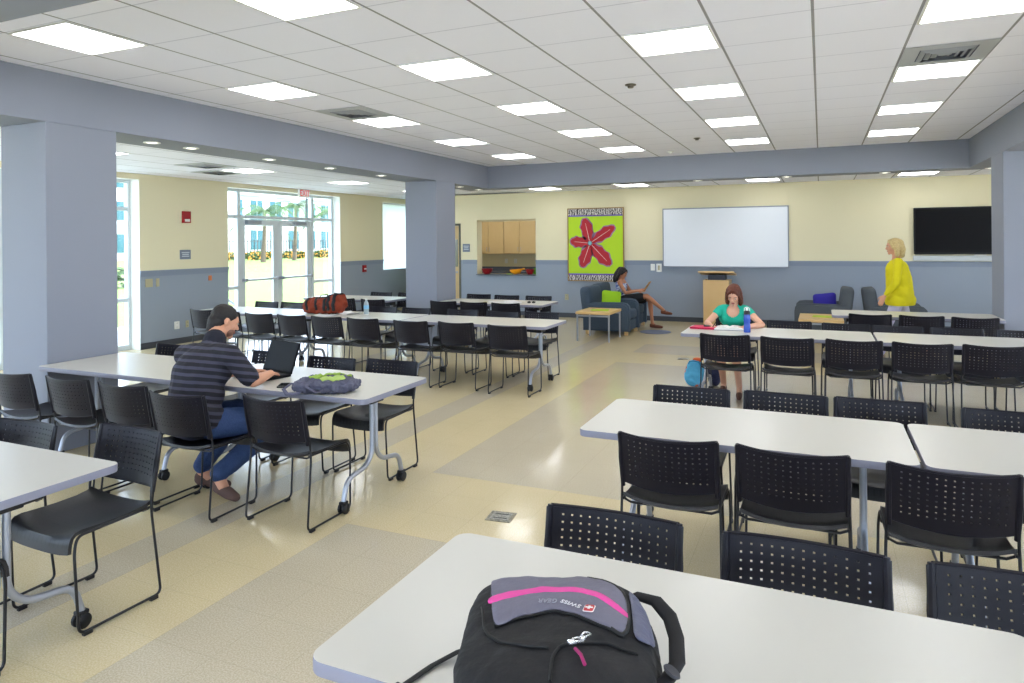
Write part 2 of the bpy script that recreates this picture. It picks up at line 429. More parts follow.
# ------------------------------------------------------------------ windows and the exit doors
def storefront(name, kind_no, y0, y1, z0, z1, mull, tran, x=-10.24, doors=None):
    fr = BM()
    def bar(ya, yb, za, zb):
        d = .055 if zb - za > yb - ya else .050; box(fr, x - d, x + d * .6, ya, yb, za, zb)
    w = .05
    bar(y0, y0 + w, z0, z1); bar(y1 - w, y1, z0, z1); bar(y0, y1, z1 - w, z1)
    if not doors: bar(y0, y1, z0, z0 + w * 1.6)
    else:
        bar(y0, doors[0], z0, z0 + .1); bar(doors[1], y1, z0, z0 + .1)
    for m_ in mull: bar(m_ - .035, m_ + .035, z0, z1)
    for (ya, yb, z) in tran: bar(ya, yb, z - .03, z + .03)
    f = struct(name, fr, M_alu)
    g = BM(); box(g, x - .01, x - .004, y0 + .02, (doors[0] if doors else y1 - .02), z0 + .04, z1 - .04)
    if doors:
        box(g, x - .01, x - .004, doors[1], y1 - .02, z0 + .04, z1 - .04); box(g, x - .01, x - .004, doors[0], doors[1], doors[2], z1 - .04)
    obj('pane', g, M_glass, f)
    return f
k = 1.024
storefront('window_1', 1, WIN1[0], WIN1[1], .0, 2.74, [4.6, 5.8, 7.0], [(WIN1[0], WIN1[1], 2.27), (WIN1[0], WIN1[1], .80)])
storefront('window_0', 0, WIN0[0], WIN0[1], .0, 2.74, [-2.3, -1.0, .3, 1.6], [(WIN0[0], WIN0[1], 2.27), (WIN0[0], WIN0[1], .80)])
DY0, DY1 = 10.03, 12.10
storefront('window_2', 2, WD[0], WD[1], 0, 2.745, [DY0 - .02, DY1 + .02], [(WD[0], WD[1], 2.215), (WD[0], DY0, .85), (DY1, WD[1], .85)], doors=(DY0, DY1, 2.2))
for i, (ya, yb) in enumerate(((DY0 + .02, (DY0 + DY1) / 2 - .004), ((DY0 + DY1) / 2 + .004, DY1 - .02))):
    bm = BM(); x0, x1 = -10.27, -10.222; st = .125
    box(bm, x0, x1, ya, ya + st, .01, 2.17); box(bm, x0, x1, yb - st, yb, .01, 2.17)
    box(bm, x0 + .003, x1 - .003, ya + st - .001, yb - st + .001, 2.05, 2.17); box(bm, x0 + .003, x1 - .003, ya + st - .001, yb - st + .001, .01, .26)
    d = struct('door_%d' % (i + 1), bm, M_alu)
    g = BM(); box(g, -10.25, -10.244, ya + st - .01, yb - st + .01, .25, 2.06); obj('pane', g, M_glass, d)
    b = BM(); tube(b, [(-10.15, ya + .05, .985), (-10.15, yb - .05, .985)], .022, 8)
    for yy in (ya + .07, yb - .07): box(b, -10.22, -10.13, yy - .03, yy + .03, .955, 1.015)
    obj('push_bar', b, M_silver, d)
    b = BM(); box(b, -10.222, -10.13, ya + .12 + (.0 if i == 0 else .3), ya + .48 + (.0 if i == 0 else .3), 2.07, 2.15, bev=.01)
    obj('door_closer', b, mat('grey_closer', (150, 156, 164), .4), d)
# third window with the roller blind (wall beyond the doors)
bm = BM(); box(bm, -10.278, -10.202, 14.49, 16.1, 1.015, 1.07); box(bm, -10.278, -10.202, 14.49, 16.1, 2.65, 2.70)
for y in (14.49, 15.27, 16.05): box(bm, -10.28, -10.2, y, y + .05, 1.015, 2.70)
w3 = struct('window_3', bm, M_alu)
g = BM(); box(g, -10.25, -10.244, 14.5, 16.09, 1.03, 2.69); obj('pane', g, M_glass, w3)
bm = BM(); box(bm, -10.012, -10.004, 14.50, 16.09, 1.02, 2.66)
bl = obj('roller_blind', bm, M_blind); tag(bl, 'white translucent roller blind drawn over the window left of the middle column', 'blind')
bm = BM(); tube(bm, [(-10.03, 14.5, 2.67), (-10.03, 16.09, 2.67)], .025, 10); obj('roller', bm, M_whitepl, bl)
# windows in the wall behind the camera
for i, (a, b, z0, z1) in enumerate(BW + [(3.4, 6.4, .35, 2.6)]):
    bm = BM()
    for u in (a, (a + b) / 2 - .02, b - .04): box(bm, u, u + .04, -4.11, -4.05, z0, z1)
    for z in (z0, z1 - .04): box(bm, a, b, -4.108, -4.052, z, z + .04)
    w = struct('window_%d' % (i + 4), bm, M_alu)
    g = BM(); box(g, a + .01, b - .01, -4.085, -4.08, z0 + .01, z1 - .01); obj('pane', g, M_glass, w)

for i, (a, b, z0, z1) in enumerate(RW):  # unseen right-hand windows, added to let in more sunlight
    bm = BM()
    for u in (a, (a + b) / 2 - .02, b - .04): box(bm, 7.05, 7.11, u, u + .04, z0, z1)
    for z in (z0, z1 - .04): box(bm, 7.052, 7.108, a, b, z, z + .04)
    w = struct('window_%d' % (i + 10), bm, M_alu)
    g = BM(); box(g, 7.08, 7.085, a + .01, b - .01, z0 + .01, z1 - .01); obj('pane', g, M_glass, w)

# ------------------------------------------------------------------ ceiling lights, vents, sprinklers
CX0, CY0, TT = -1.256, 4.644, .6096
fbm = BM()
def light_panel(name='ceiling_light'):
    t = thing(name, '', 'ceiling light')
    bm = BM(); a, b = TT / 2 - .012, TT / 2 - .028
    for (x0, x1, y0, y1) in ((-a, a, -a, -b), (-a, a, b, a), (-a, -b, -b, b), (b, a, -b, b)): box(bm, x0, x1, y0, y1, -.008, 0)
    obj('frame', bm, M_whitepl, t)
    bm = BM(); box(bm, -b, b, -b, b, -.005, 0); obj('diffuser', bm, M_panel, t)
    return t
lp = None
colname = {-6: 'first', -3: 'second', 0: 'third', 3: 'fourth'}
rown = {9: 'farthest', 6: 'second-farthest', 3: 'middle', 0: 'second-nearest', -3: 'nearest'}
def put_light(loc, lab, grp):
    global lp
    if lp is None: lp = light_panel(); lp.location = loc; lp['label'] = lab; lp['group'] = grp
    else: dup(lp, loc, 0, lab, grp)
for c in (-6, -3, 0, 3):
    for r in (9, 6, 3, 0, -3, -9, -12):  # the last two rows are unseen, added to give the room more light
        lab = ('square high-ceiling light, %s in the %s column from the left' % (rown[r], colname[c])) if r in rown else 'unseen square ceiling light behind the camera, added for more light'
        put_light((CX0 + (c + .5) * TT, CY0 + (r + .5) * TT, 3.098), lab, 'square troffer lights in the high ceiling')
for i, (x, y) in enumerate(((-8.13, 8.17), (-8.13, 10.68), (-8.13, 5.66), (-8.13, 13.2), (-8.13, 3.1), (-8.13, .5))):
    put_light((x, y, 2.829), 'square ceiling light in the low ceiling by the windows, ' + ['beside the dark vent', 'near the exit doors', 'just past the near left column', 'behind the middle column', 'left of the near left column', 'behind the camera'][i], 'square lights in the low window-side ceiling')
for i, x in enumerate((-5.3, -3.43, -.98, 1.52, 4.0)):
    put_light((x, 13.62, 2.799), 'square ceiling light before the back wall, ' + ['above the kitchen opening', 'above the red flower picture', 'above the whiteboard', 'above the television', 'beyond the right column'][i], 'square lights in the low ceiling by the back wall')
for i, y in enumerate((.5, 3.5, 6.5, 9.5)): put_light((4.8, y, 2.829), 'square ceiling light over the area beyond the right beam', 'square lights in the right low ceiling')
for x in (-8.1, -7.0, -5.9): put_light((x, 15.6, 2.749), 'unseen square ceiling light added to brighten the kitchen', 'added kitchen lights')  # unseen lamps, added to brighten the kitchen cabinets
# recessed downlights in the beam soffits
dl = None
spots = [(-5.95, y, 'left beam, ' + s) for y, s in ((4.74, 'closest to the near column'), (5.2, 'second past the near column'), (6.31, 'third past the near column'), (7.43, 'fourth past the near column'), (8.59, 'last before the middle column'), (11.03, 'first past the middle column'), (11.8, 'at the corner with the back beam'))]
spots += [(x, 11.88, 'back beam, ' + s) for x, s in ((-4.55, 'far left'), (-3.3, 'left of centre'), (-1.88, 'above the whiteboard'), (-.49, 'right of centre'), (.89, 'left of the television'), (2.24, 'at the right corner'))]
for x, y, s in spots:
    lab = 'small round recessed downlight under the ' + s
    if dl is None:
        dl = thing('downlight', lab, 'ceiling light', (x, y, 2.689), 0, 'round downlights in the beams')
        bm = BM(); lathe(bm, [(.05, -.002), (.05, -.008), (.078, -.008), (.078, 0)], 20); obj('trim_ring', bm, M_whitepl, dl)
        bm = BM(); lathe(bm, [(0, -.003), (.056, -.003), (.056, 0)], 20); obj('lens', bm, M_can, dl)
    else: dup(dl, (x, y, 2.689), 0, lab)
def vent(x, y, z, lab, dark=False):
    t = thing('ceiling_vent', lab, 'air vent', (x, y, z), 0, 'square air diffusers')
    bm = BM(); a = TT / 2 - .01
    for w, q in ((a, .19),):
        for (x0, x1, y0, y1) in ((-w, w, -w, -q), (-w, w, q, w), (-w, -q, -q, q), (q, w, -q, q)): box(bm, x0, x1, y0, y1, -.006, 0)
    obj('frame', bm, mat('vent_grey', (176, 180, 184), .5), t)
    bm = BM(); box(bm, -.19, .19, -.19, .19, -.002, 0); obj('backing', bm, M_nearblack if dark else mat('vent_shadow', (70, 74, 96), .6), t)
    for i in range(4):
        q = .18 - i * .045; bm = BM()
        for rot in range(4):
            M = Matrix.Rotation(rot * PI / 2, 4, 'Z'); a1 = q; a2 = q - .03
            vs = [M @ Vector(p) for p in ((-a1, -a1, -.004), (a1, -a1, -.004), (a2, -a2, -.02), (-a2, -a2, -.02))]
            vv = [bm.verts.new(p) for p in vs]; v2 = [bm.verts.new(p + Vector((0, 0, .002))) for p in vs]
            bm.faces.new(vv); bm.faces.new(v2[::-1])
            for j in range(4): bm.faces.new((vv[j], v2[j], v2[(j + 1) % 4], vv[(j + 1) % 4]))
        obj('louvre', bm, mat('vent_louvre', (150, 154, 160), .5) if not dark else mat('vent_louvre_dark', (90, 90, 92), .5), t)
    return t
vent(CX0 + 3.5 * TT, CY0 + 2.5 * TT, 3.097, 'square louvred air vent between lights at the right of the high ceiling')
vent(CX0 - 5.5 * TT, CY0 + 2.5 * TT, 3.097, 'square louvred air vent at the left edge of the high ceiling')
vent(-8.13 - TT, 8.17, 2.828, 'dark square air vent in the low ceiling before the exit doors', True)
vent(-8.13, 7.35, 2.828, 'grey square air vent in the low ceiling nearest the left column')
for i, (x, y, r) in enumerate(((-1.559, 6.15, .05), (-1.553, 9.78, .045), (-2.17, 11.07, .05))):
    bm = BM(); lathe(bm, [(0, -.03), (r * .5, -.03), (r * .6, -.012), (r, -.008), (r, 0), (0, 0)], 18)
    o = obj('smoke_detector' if i == 2 else 'ceiling_sensor', bm, M_whitepl if i == 2 else mat('dark_bronze', (84, 76, 62), .4), None, 40); o.location = (x, y, 3.098)
    tag(o, ['dark round ceiling sensor nearest the camera in the high ceiling', 'small dark round ceiling sensor farther back in the high ceiling', 'small white smoke detector in the ceiling close to the back beam'][i], 'sensor')

# ------------------------------------------------------------------ folding tables
def table_mesh_parts(L, W=.755, T=.737, inset=.2):
    parts = []
    bm = BM(); r = .045; pts = []
    for sx, sy, a0 in ((1, 1, 0), (-1, 1, 90), (-1, -1, 180), (1, -1, 270)):
        cx, cy = sx * (L / 2 - r), sy * (W / 2 - r)
        for k in range(7):
            a = math.radians(a0 + 15 * k); pts.append((cx + r * math.cos(a), cy + r * math.sin(a)))
    top = [bm.verts.new((x, y, T)) for x, y in pts]; bm.faces.new(top)
    b2 = [bm.verts.new((x * 1.0012, y * 1.003, T - .004)) for x, y in pts]; b3 = [bm.verts.new((x * 1.0012, y * 1.003, T - .03)) for x, y in pts]; b4 = [bm.verts.new((x, y, T - .033)) for x, y in pts]
    n = len(pts)
    for A, B in ((top, b2), (b2, b3), (b3, b4)):
        for i in range(n): bm.faces.new((A[i], A[(i + 1) % n], B[(i + 1) % n], B[i])).material_index = 1
    f = bm.faces.new(b4[::-1]); f.material_index = 1
    parts.append(('tabletop', mesh_from(bm, 'tabletop', [M_lam, M_tabedge], 40), []))
    bm = BM(); box(bm, -L / 2 + inset - .04, L / 2 - inset + .04, -.03, .03, T - .075, T - .036)
    parts.append(('crossbeam', mesh_from(bm, 'crossbeam', M_rod), []))
    for sx in (-1, 1):
        x = sx * (L / 2 - inset)
        bm = BM(); box(bm, x - .03, x + .03, -.28, .28, T - .055, T - .034, bev=.004); box(bm, x - .035, x + .035, -.07, .07, T - .11, T - .055, bev=.006)
        parts.append(('flip_bracket', mesh_from(bm, 'flip_bracket', M_rod), []))
        for sy in (-1, 1):
            bm = BM()
            tube(bm, rounded_path([(x, sy * .02, T - .10), (x, sy * .02, .30), (x, sy * .09, .225), (x, sy * .29, .20), (x, sy * .325, .075)], .07, 6), .016, 10)
            cs = BM()
            for dx in (-.016, .016):
                M = Matrix.Translation((x + dx, sy * .325, .034)) @ Matrix.Rotation(PI / 2, 4, 'Y')
                lathe(cs, [(0, -.011), (.026, -.011), (.033, -.007), (.034, 0), (.033, .007), (.026, .011), (0, .011)], 16, M)
            box(cs, x - .005, x + .005, sy * .325 - .02, sy * .325 + .02, .03, .075); 
            box(cs, x - .02, x + .02, sy * .325 - .025, sy * .325 + .025, .06, .078, bev=.005)
            parts.append(('leg', mesh_from(bm, 'leg', M_silver, 50), [('caster', mesh_from(cs, 'caster', M_castor, 40))]))
    return parts
TPARTS = {}
def table(x0, x1, yc, label, group, W=.755, T=.737):
    L = round(x1 - x0, 3)
    if (L, W) not in TPARTS: TPARTS[(L, W)] = table_mesh_parts(L, W, T)
    t = thing('folding_table', label, 'table', ((x0 + x1) / 2, yc, 0), 0, group)
    for nm, me, subs in TPARTS[(L, W)]:
        o = bpy.data.objects.new(nm, me); COL.objects.link(o); o.parent = t
        for n2, m2 in subs:
            c = bpy.data.objects.new(n2, m2); COL.objects.link(c); c.parent = o
    return t
GT = 'white folding tables on silver caster legs'
table(-1.09, .45, 1.633, 'white table in the foreground carrying the big black and grey backpack', GT)
table(-1.13, .375, 3.708, 'white table in the middle right row, its left end nearest the aisle', GT)
table(.395, 1.90, 3.708, 'white table in the middle right row, cut by the right edge of the photo', GT)
table(-1.325, .455, 7.55, 'white table where the woman in teal reads', GT)
table(.475, 2.25, 7.55, 'white table right of the one where the woman in teal reads', GT)
table(.12, 1.93, 9.90, 'white table at the far right in front of the grey armchairs', GT)
table(-4.32, -2.80, 1.69, 'white table cut by the left edge of the photo', GT)
table(-4.10, -2.535, 3.84, 'white table with the laptop and the green and grey backpack', GT)
table(-5.67, -4.12, 3.84, 'empty white table left of the man, pushed against the near left column', GT)
table(-4.705, -2.805, 7.53, 'white table in the left middle row, its free end nearest the aisle', GT)
table(-6.62, -4.725, 7.53, 'white table in the left middle row with the orange and black duffel bag', GT)
table(-8.24, -6.64, 7.53, 'white table in the left middle row closest to the windows', GT)
table(-5.63, -3.80, 9.95, 'white table below the kitchen opening with loose papers on it', GT)
table(-8.30, -6.50, 9.95, 'white table left of the middle column in front of the exit doors', GT)

# ------------------------------------------------------------------ stacking chairs
def chair_parts():
    P = []
    # perforated backrest, bowed backwards in the middle
    nc, nr = 13, 8; hw = .219; xs = [-hw, -hw + .038]
    pitch = (2 * hw - .076 - .0068) / (nc - 1)
    for k in range(nc):
        a = -hw + .038 + k * pitch
        if k: xs.append(a)
        xs.append(a + .0068)
    xs += [hw]
    z0, z1 = .532, .775; zs = [z0, z0 + .036]
    pz = (z1 - z0 - .036 - .024 - .0068) / (nr - 1)
    for k in range(nr):
        a = z0 + .036 + k * pz
        if k: zs.append(a)
        zs.append(a + .0068)
    zs += [z1 - .006, z1]
    def by(x, z): return -.184 - .044 * (1 - (x / hw) ** 2) - (z - z0) * .20
    G, N = [], []
    for x in xs:
        G.append([]); N.append([])
        for z in zs:
            zz = z - .010 * (1 - (x / hw) ** 2) * ((z - z0) / (z1 - z0)) ** 2
            if z == z0: zz -= .018 * (1 - (x / hw) ** 2)
            G[-1].append(Vector((x, by(x, z), zz)))
            n = Vector((.044 * 2 * x / hw ** 2 * -1, 1, .18)).normalized(); N[-1].append(n)
    bm = BM(); grid_solid(bm, G, N, .007, lambda i, j: i % 2 == 1 and 1 <= i <= 2 * nc - 1 and j % 2 == 1 and 1 <= j <= 2 * nr - 1)
    rim = [Vector((x, by(x, z1) - .003, z1 - .010 * (1 - (x / hw) ** 2))) for x in [(-hw + i * hw / 8) for i in range(17)]]
    tube(bm, rim, .0065, 6)
    rim = [Vector((x, by(x, z0) - .003, z0 - .018 * (1 - (x / hw) ** 2))) for x in [(-hw + i * hw / 8) for i in range(17)]]
    tube(bm, rim, .006, 6)
    for s in (-1, 1):
        tube(bm, [(s * .221, by(hw, z0) - .002, z0 - .025), (s * .223, by(hw, .65) - .002, .65), (s * .221, by(hw, z1) - .002, z1 + .002)], [.011, .014, .010], 8)
    P.append(('backrest', mesh_from(bm, 'backrest', M_black, 35), []))
    # moulded seat with waterfall front
    prof = [(-.195, .462), (-.17, .450), (-.10, .442), (0, .439), (.10, .442), (.155, .445), (.185, .440), (.203, .424), (.213, .395), (.217, .357)]
    G, N = [], []
    for i in range(9):
        x = -.222 + .444 * i / 8; G.append([]); N.append([])
        for j, (y, z) in enumerate(prof):
            a = prof[max(j - 1, 0)]; b = prof[min(j + 1, len(prof) - 1)]
            n = Vector((0, -(b[1] - a[1]), b[0] - a[0])).normalized(); e = (abs(x) / .222) ** 4
            yy = y + (.018 * (abs(x) / .222) ** 2 if j < 2 else 0)
            G[-1].append(Vector((x, yy, z + .010 * e - .018 * (1 - (x / .222) ** 2) * (1 if j < 7 else .3)))); N[-1].append(n)
    bm = BM(); grid_solid(bm, G, N, .016)
    P.append(('seat', mesh_from(bm, 'seat', M_black_seat, 50), []))
    for s in (-1, 1):
        x = s * .232
        bm = BM()
        tube(bm, rounded_path([(x * .985, -.232, .77), (x * .985, -.174, .50), (x, -.172, .42), (x * 1.03, -.214, .016), (x * 1.03, .182, .016), (x, .195, .37), (x * .97, .178, .434), (x * .96, -.178, .440)], .035, 5), .0065, 7)
        sub = []
        for yy in (-.175, .145):
            b = BM(); box(b, x * 1.03 - .010, x * 1.03 + .010, yy - .02, yy + .02, 0, .018, bev=.003); sub.append(('glide', mesh_from(b, 'glide', M_rod)))
        P.append(('sled_leg', mesh_from(bm, 'sled_leg', M_rod, 60), sub))
    for y in (-.16, .12):
        bm = BM(); tube(bm, [(-.224, y, .436), (-.19, y, .420), (.19, y, .420), (.224, y, .436)], .0065, 6)
        P.append(('crossbar', mesh_from(bm, 'crossbar', M_rod, 60), []))
    return P
def seat_mat():
    m, nt, p = add_node_mat('black_perforated_seat')
    tc = nt.nodes.new('ShaderNodeTexCoord'); s = nt.nodes.new('ShaderNodeSeparateXYZ'); nt.links.new(tc.outputs['Object'], s.inputs[0])
    lx = line(nt, s.outputs[0], .0, .03, .004); ly = line(nt, s.outputs[1], .0, .03, .004)
    d = mth(nt, 'MULTIPLY', lx, ly)
    nt.links.new(mixc(nt, d, s2l((24, 23, 27)), s2l((6, 6, 8))), p.inputs['Base Color']); p.inputs['Roughness'].default_value = .42
    return m
M_black_seat = seat_mat()
CP = chair_parts()
def chair(x, y, rz, label, group):
    t = thing('stacking_chair', label, 'chair', (x, y, 0), rz, group)
    for nm, me, subs in CP:
        o = bpy.data.objects.new(nm, me); COL.objects.link(o); o.parent = t
        for n2, m2 in subs:
            c = bpy.data.objects.new(n2, m2); COL.objects.link(c); c.parent = o
    return t
J = [0.006, -.014, .011, -.004, .017, -.01, .002, .013, -.016]
def row(lst, ytop, face, fmt, group):
    """lst of (x, y of the backrest top, what singles the chair out)"""
    for i, e in enumerate(lst):
        x, yt, s = e[:3]; rz = (0 if face > 0 else PI) + (e[3] if len(e) > 3 else J[i % 9])
        yt = ytop if yt is None else yt
        chair(x, yt + face * .232, rz, fmt % s, group)
row([(-.664, 3.233, 'nearest the aisle'), (-.123, 3.232, 'second from the aisle'), (.467, 3.215, 'at the joint of the two tables'), (1.08, 3.22, 'cut by the photo edge')], None, 1,
    'black chair seen from behind, middle right tables, %s', 'chairs on the near side of the middle right tables')
row([(-.741, 4.365, 'nearest the aisle'), (-.205, 4.396, 'second from the aisle'), (.295, 4.418, 'third from the aisle'), (.91, 4.37, 'fourth, near the right edge')], None, -1,
    'black chair beyond the middle right tables, %s', 'chairs on the far side of the middle right tables')
row([(-.643, 2.248, 'left one behind the big backpack'), (-.06, 2.245, 'middle one'), (.50, 2.258, 'right one cut by the photo edge')], None, -1,
    'black chair facing us across the foreground table, %s', 'chairs on the far side of the foreground table')
row([(-.861, 6.946, 'in front of her'), (-.295, 6.92, 'second from the aisle'), (.26, 6.956, 'third from the aisle'), (.799, 6.958, 'fourth from the aisle'), (1.33, 7.0, 'fifth from the aisle'), (1.9, 6.97, 'cut by the photo edge')], None, 1,
    'black chair seen from behind at the teal woman\'s row, %s', 'chairs on the near side of the reading woman row')
row([(-.33, 8.3, 'right beside the woman'), (.23, 8.25, 'second to her right'), (.72, 8.2, 'third to her right'), (1.24, 8.2, 'fourth to her right'), (1.80, 8.2, 'nearest the right column')], None, -1,
    'black chair facing us in the teal woman\'s row, %s', 'chairs on the far side of the reading woman row')
chair(-.90, 8.16, PI, 'black chair under the woman in the teal top', 'chairs on the far side of the reading woman row')
row([(.533, 9.40, 'left one'), (1.076, 9.40, 'middle one'), (1.60, 9.38, 'right one')], None, 1,
    'black chair at the far right table before the armchairs, %s', 'chairs at the far right table')
row([(-5.37, 3.10, 'leftmost, before the near column'), (-4.757, 3.11, 'second from the left'), (-4.205, 3.11, 'just left of the man'), (-2.973, 3.165, 'right of the man')], None, 1,
    'black chair seen from behind at the laptop tables, %s', 'chairs on the near side of the laptop table row')
chair(-3.631, 3.04 + .232, .03, 'black chair the man in the striped polo shirt sits on', 'chairs on the near side of the laptop table row')
row([(-3.76, 2.247, 'left one', .03), (-3.16, 2.375, 'right one', -.03)], None, -1,
    'black chair behind the white table cut by the left edge, %s', 'chairs at the table on the left edge')
chair(-3.2, 1.49, .02, 'black chair partly visible at the left edge of the photo before the table', 'chairs at the table on the left edge')
row([(-5.37, 4.50, 'left of the man by the window'), (-4.22, 4.51, 'behind the laptop'), (-3.574, 4.46, 'behind the green and grey backpack'), (-3.046, 4.52, 'at the aisle end')], None, -1,
    'black chair facing us beyond the laptop tables, %s', 'chairs on the far side of the laptop table row')
row([(-3.141, 6.87, 'nearest the aisle'), (-3.812, 6.95, 'second from the aisle'), (-4.394, 6.90, 'third from the aisle'), (-5.09, 6.93, 'before the water bottle'), (-5.65, 6.94, 'in front of the duffel bag'), (-6.20, 6.94, 'left of the duffel bag'), (-6.77, 6.96, 'right of the man\'s head'), (-7.36, 6.98, 'behind the man\'s head'), (-7.93, 7.09, 'farthest left')], None, 1,
    'black chair from behind, left middle row, %s', 'chairs on the near side of the left middle row')
row([(-3.284, 8.286, 'nearest the aisle'), (-3.80, 8.2, 'second from the aisle'), (-4.42, 8.27, 'third, before the middle column'), (-5.16, 8.27, 'right behind the water bottle'), (-5.70, 8.26, 'beside the duffel bag'), (-7.49, 8.42, 'right one before the exit doors'), (-7.98, 8.39, 'left one before the exit doors')], None, -1,
    'black chair facing us in the left middle row, %s', 'chairs on the far side of the left middle row')
row([(-4.30, 9.37, 'nearest the aisle'), (-4.84, 9.39, 'middle one'), (-5.38, 9.40, 'beside the middle column'), (-6.64, 9.32, 'left of the middle column'), (-7.25, 9.34, 'next to the duffel bag')], None, 1,
    'black chair seen from behind at the far left tables, %s', 'chairs on the near side of the far left row')
row([(-4.318, 10.753, 'nearest the aisle'), (-4.9, 10.74, 'middle one'), (-5.46, 10.80, 'beside the middle column'), (-7.42, 10.69, 'below the white blind'), (-6.83, 10.72, 'just left of the middle column')], None, -1,
    'black chair facing us at the far left tables, %s', 'chairs on the far side of the far left row')

# ------------------------------------------------------------------ back wall: board, picture, lectern, television, kitchen opening
t = thing('whiteboard', 'large white marker board with a thin aluminium frame on the back wall', 'whiteboard', (-1.795, YB, 1.13))
bm = BM(); box(bm, -1.215, 1.215, -.042, -.025, .01, 1.21); obj('writing_surface', bm, mat('whiteboard_enamel', (226, 230, 236), .22), t)
bm = BM()
for a in ((-1.225, 1.225, 0, .022), (-1.225, 1.225, 1.198, 1.22), (-1.225, -1.205, .0221, 1.1979), (1.205, 1.225, .0221, 1.1979)): box(bm, a[0], a[1], -.048, -.0235, a[2], a[3])
obj('frame', bm, mat('brushed_aluminium', (140, 146, 156), .4, metal=.4), t)
bm = BM(); box(bm, -1.15, 1.15, -.085, -.0485, .002, .010); obj('marker_tray', bm, MATS['brushed_aluminium'], t)

t = thing('framed_picture', 'tall framed lime green picture of a red five-petalled flower on the back wall', 'picture', (-4.487, YB, .81))
PW, PH = .635, 1.60
bm = BM()
for a in ((-PW, PW, 0, .02), (-PW, PW, PH - .02, PH), (-PW, -PW + .02, .0201, PH - .0201), (PW - .02, PW, .0201, PH - .0201)): box(bm, a[0], a[1], -.045, -.002, a[2], a[3])
obj('frame', bm, mat('gold_brown_frame', (150, 118, 66), .45), t)
bm = BM(); box(bm, -PW + .015, PW - .015, -.03, -.004, .015, PH - .015); obj('canvas', bm, mat('lime_green_paint', (178, 214, 26), .55), t)
def zebra():
    m, nt, p = add_node_mat('zebra_stripes')
    tc = nt.nodes.new('ShaderNodeTexCoord'); w = nt.nodes.new('ShaderNodeTexWave'); w.inputs['Scale'].default_value = 8; w.inputs['Distortion'].default_value = 6; w.inputs['Detail'].default_value = 1; w.inputs['Detail Scale'].default_value = 2.5
    nt.links.new(tc.outputs['Object'], w.inputs['Vector']); g = mth(nt, 'GREATER_THAN', w.outputs[1], .55)
    nt.links.new(mixc(nt, g, s2l((42, 38, 44)), s2l((214, 208, 204))), p.inputs['Base Color']); p.inputs['Roughness'].default_value = .6
    return m
MZ = zebra()
for z0, z1, q0, q1 in ((.02, .135, .135, .168), (PH - .155, PH - .02, PH - .185, PH - .155)):
    bm = BM(); box(bm, -PW + .02, PW - .02, -.034, -.03, z0, z1); b = obj('zebra_band', bm, MZ, t)
    bm = BM(); box(bm, -PW + .02, PW - .02, -.034, -.03, q0, q1); obj('purple_stripe', bm, mat('violet_paint', (104, 78, 168), .55), t)
def petal(ang, length, wid, grow, y0, y1, m, name, par):
    c = Vector((-.12, .83)); n = 64; up, lo = [], []
    for i in range(n + 1):
        u = i / n
        w = wid * (math.sin(PI * min(u * .93 + .07, 1)) ** .62) * (.80 + .55 * u) * (1 + .11 * math.sin(u * 20 + 1)) + grow
        if u > .96: w = grow + wid * .25
        a = .05 + u * length + (grow if u > .5 else -grow * 2)
        up.append((a, w)); lo.append((a, -w))
    poly = [(c.x + a * math.cos(ang) - b * math.sin(ang), c.y + a * math.sin(ang) + b * math.cos(ang)) for a, b in up + lo[::-1]]
    bm = BM(); prism(bm, poly, lambda u, v, k_: Vector((u, y0 if k_ else y1, v))); bmesh.ops.triangulate(bm, faces=[f for f in bm.faces if len(f.verts) > 4])
    o = obj(name, bm, m, par)
    return c
M_red = mat('red_petal_paint', (176, 26, 40), .55); M_out = mat('mauve_outline_paint', (150, 120, 150), .55)
for ang, L_, w in ((103, .50, .115), (33, .60, .105), (174, .40, .10), (250, .50, .115), (-46, .60, .125)):
    petal(math.radians(ang), L_, w, .022, -.033, -.030, M_out, 'petal_outline', t)
    petal(math.radians(ang), L_, w, 0, -.036, -.033, M_red, 'petal', t)
    a = math.radians(ang); c = Vector((-.12, .83)); d = Vector((math.cos(a), math.sin(a))); nn = Vector((-d.y, d.x)) * .006
    bm = BM(); prism(bm, [tuple(c + d * .06 + nn), tuple(c + d * (L_ * .9) + nn * .4), tuple(c + d * (L_ * .9) - nn * .4), tuple(c + d * .06 - nn)], lambda u, v, k_: Vector((u, -.038 if k_ else -.036, v)))
    obj('petal_vein', bm, mat('pale_vein_paint', (226, 206, 200), .55), t)
bm = BM(); lathe(bm, [(0, .002), (.03, .001), (.04, 0), (0, 0)], 14, Matrix.Translation((-.12, -.037, .83)) @ Matrix.Rotation(PI / 2, 4, 'X')); obj('flower_centre', bm, mat('pale_teal_paint', (130, 190, 196), .5), t)

t = thing('lectern', 'maple lectern with a dark band and slanted top before the whiteboard', 'lectern', (-1.875, 14.15, 0))
bm = BM(); box(bm, -.245, .245, -.22, .22, .03, .905, bev=.006); obj('cabinet', bm, M_wood, t)
bm = BM(); box(bm, -.24, .24, -.19, .19, 0, .03); obj('plinth', bm, M_base, t)
bm = BM(); box(bm, -.16, .16, -.17, .17, .905, 1.0); obj('neck', bm, mat('dark_slate_laminate', (50, 54, 66), .5), t)
bm = BM(); box(bm, -.335, .335, -.26, .26, -.016, .016, bev=.004, M=Matrix.Translation((0, 0, 1.03)) @ Matrix.Rotation(math.radians(-8), 4, 'X')); obj('reading_top', bm, M_wood, t)

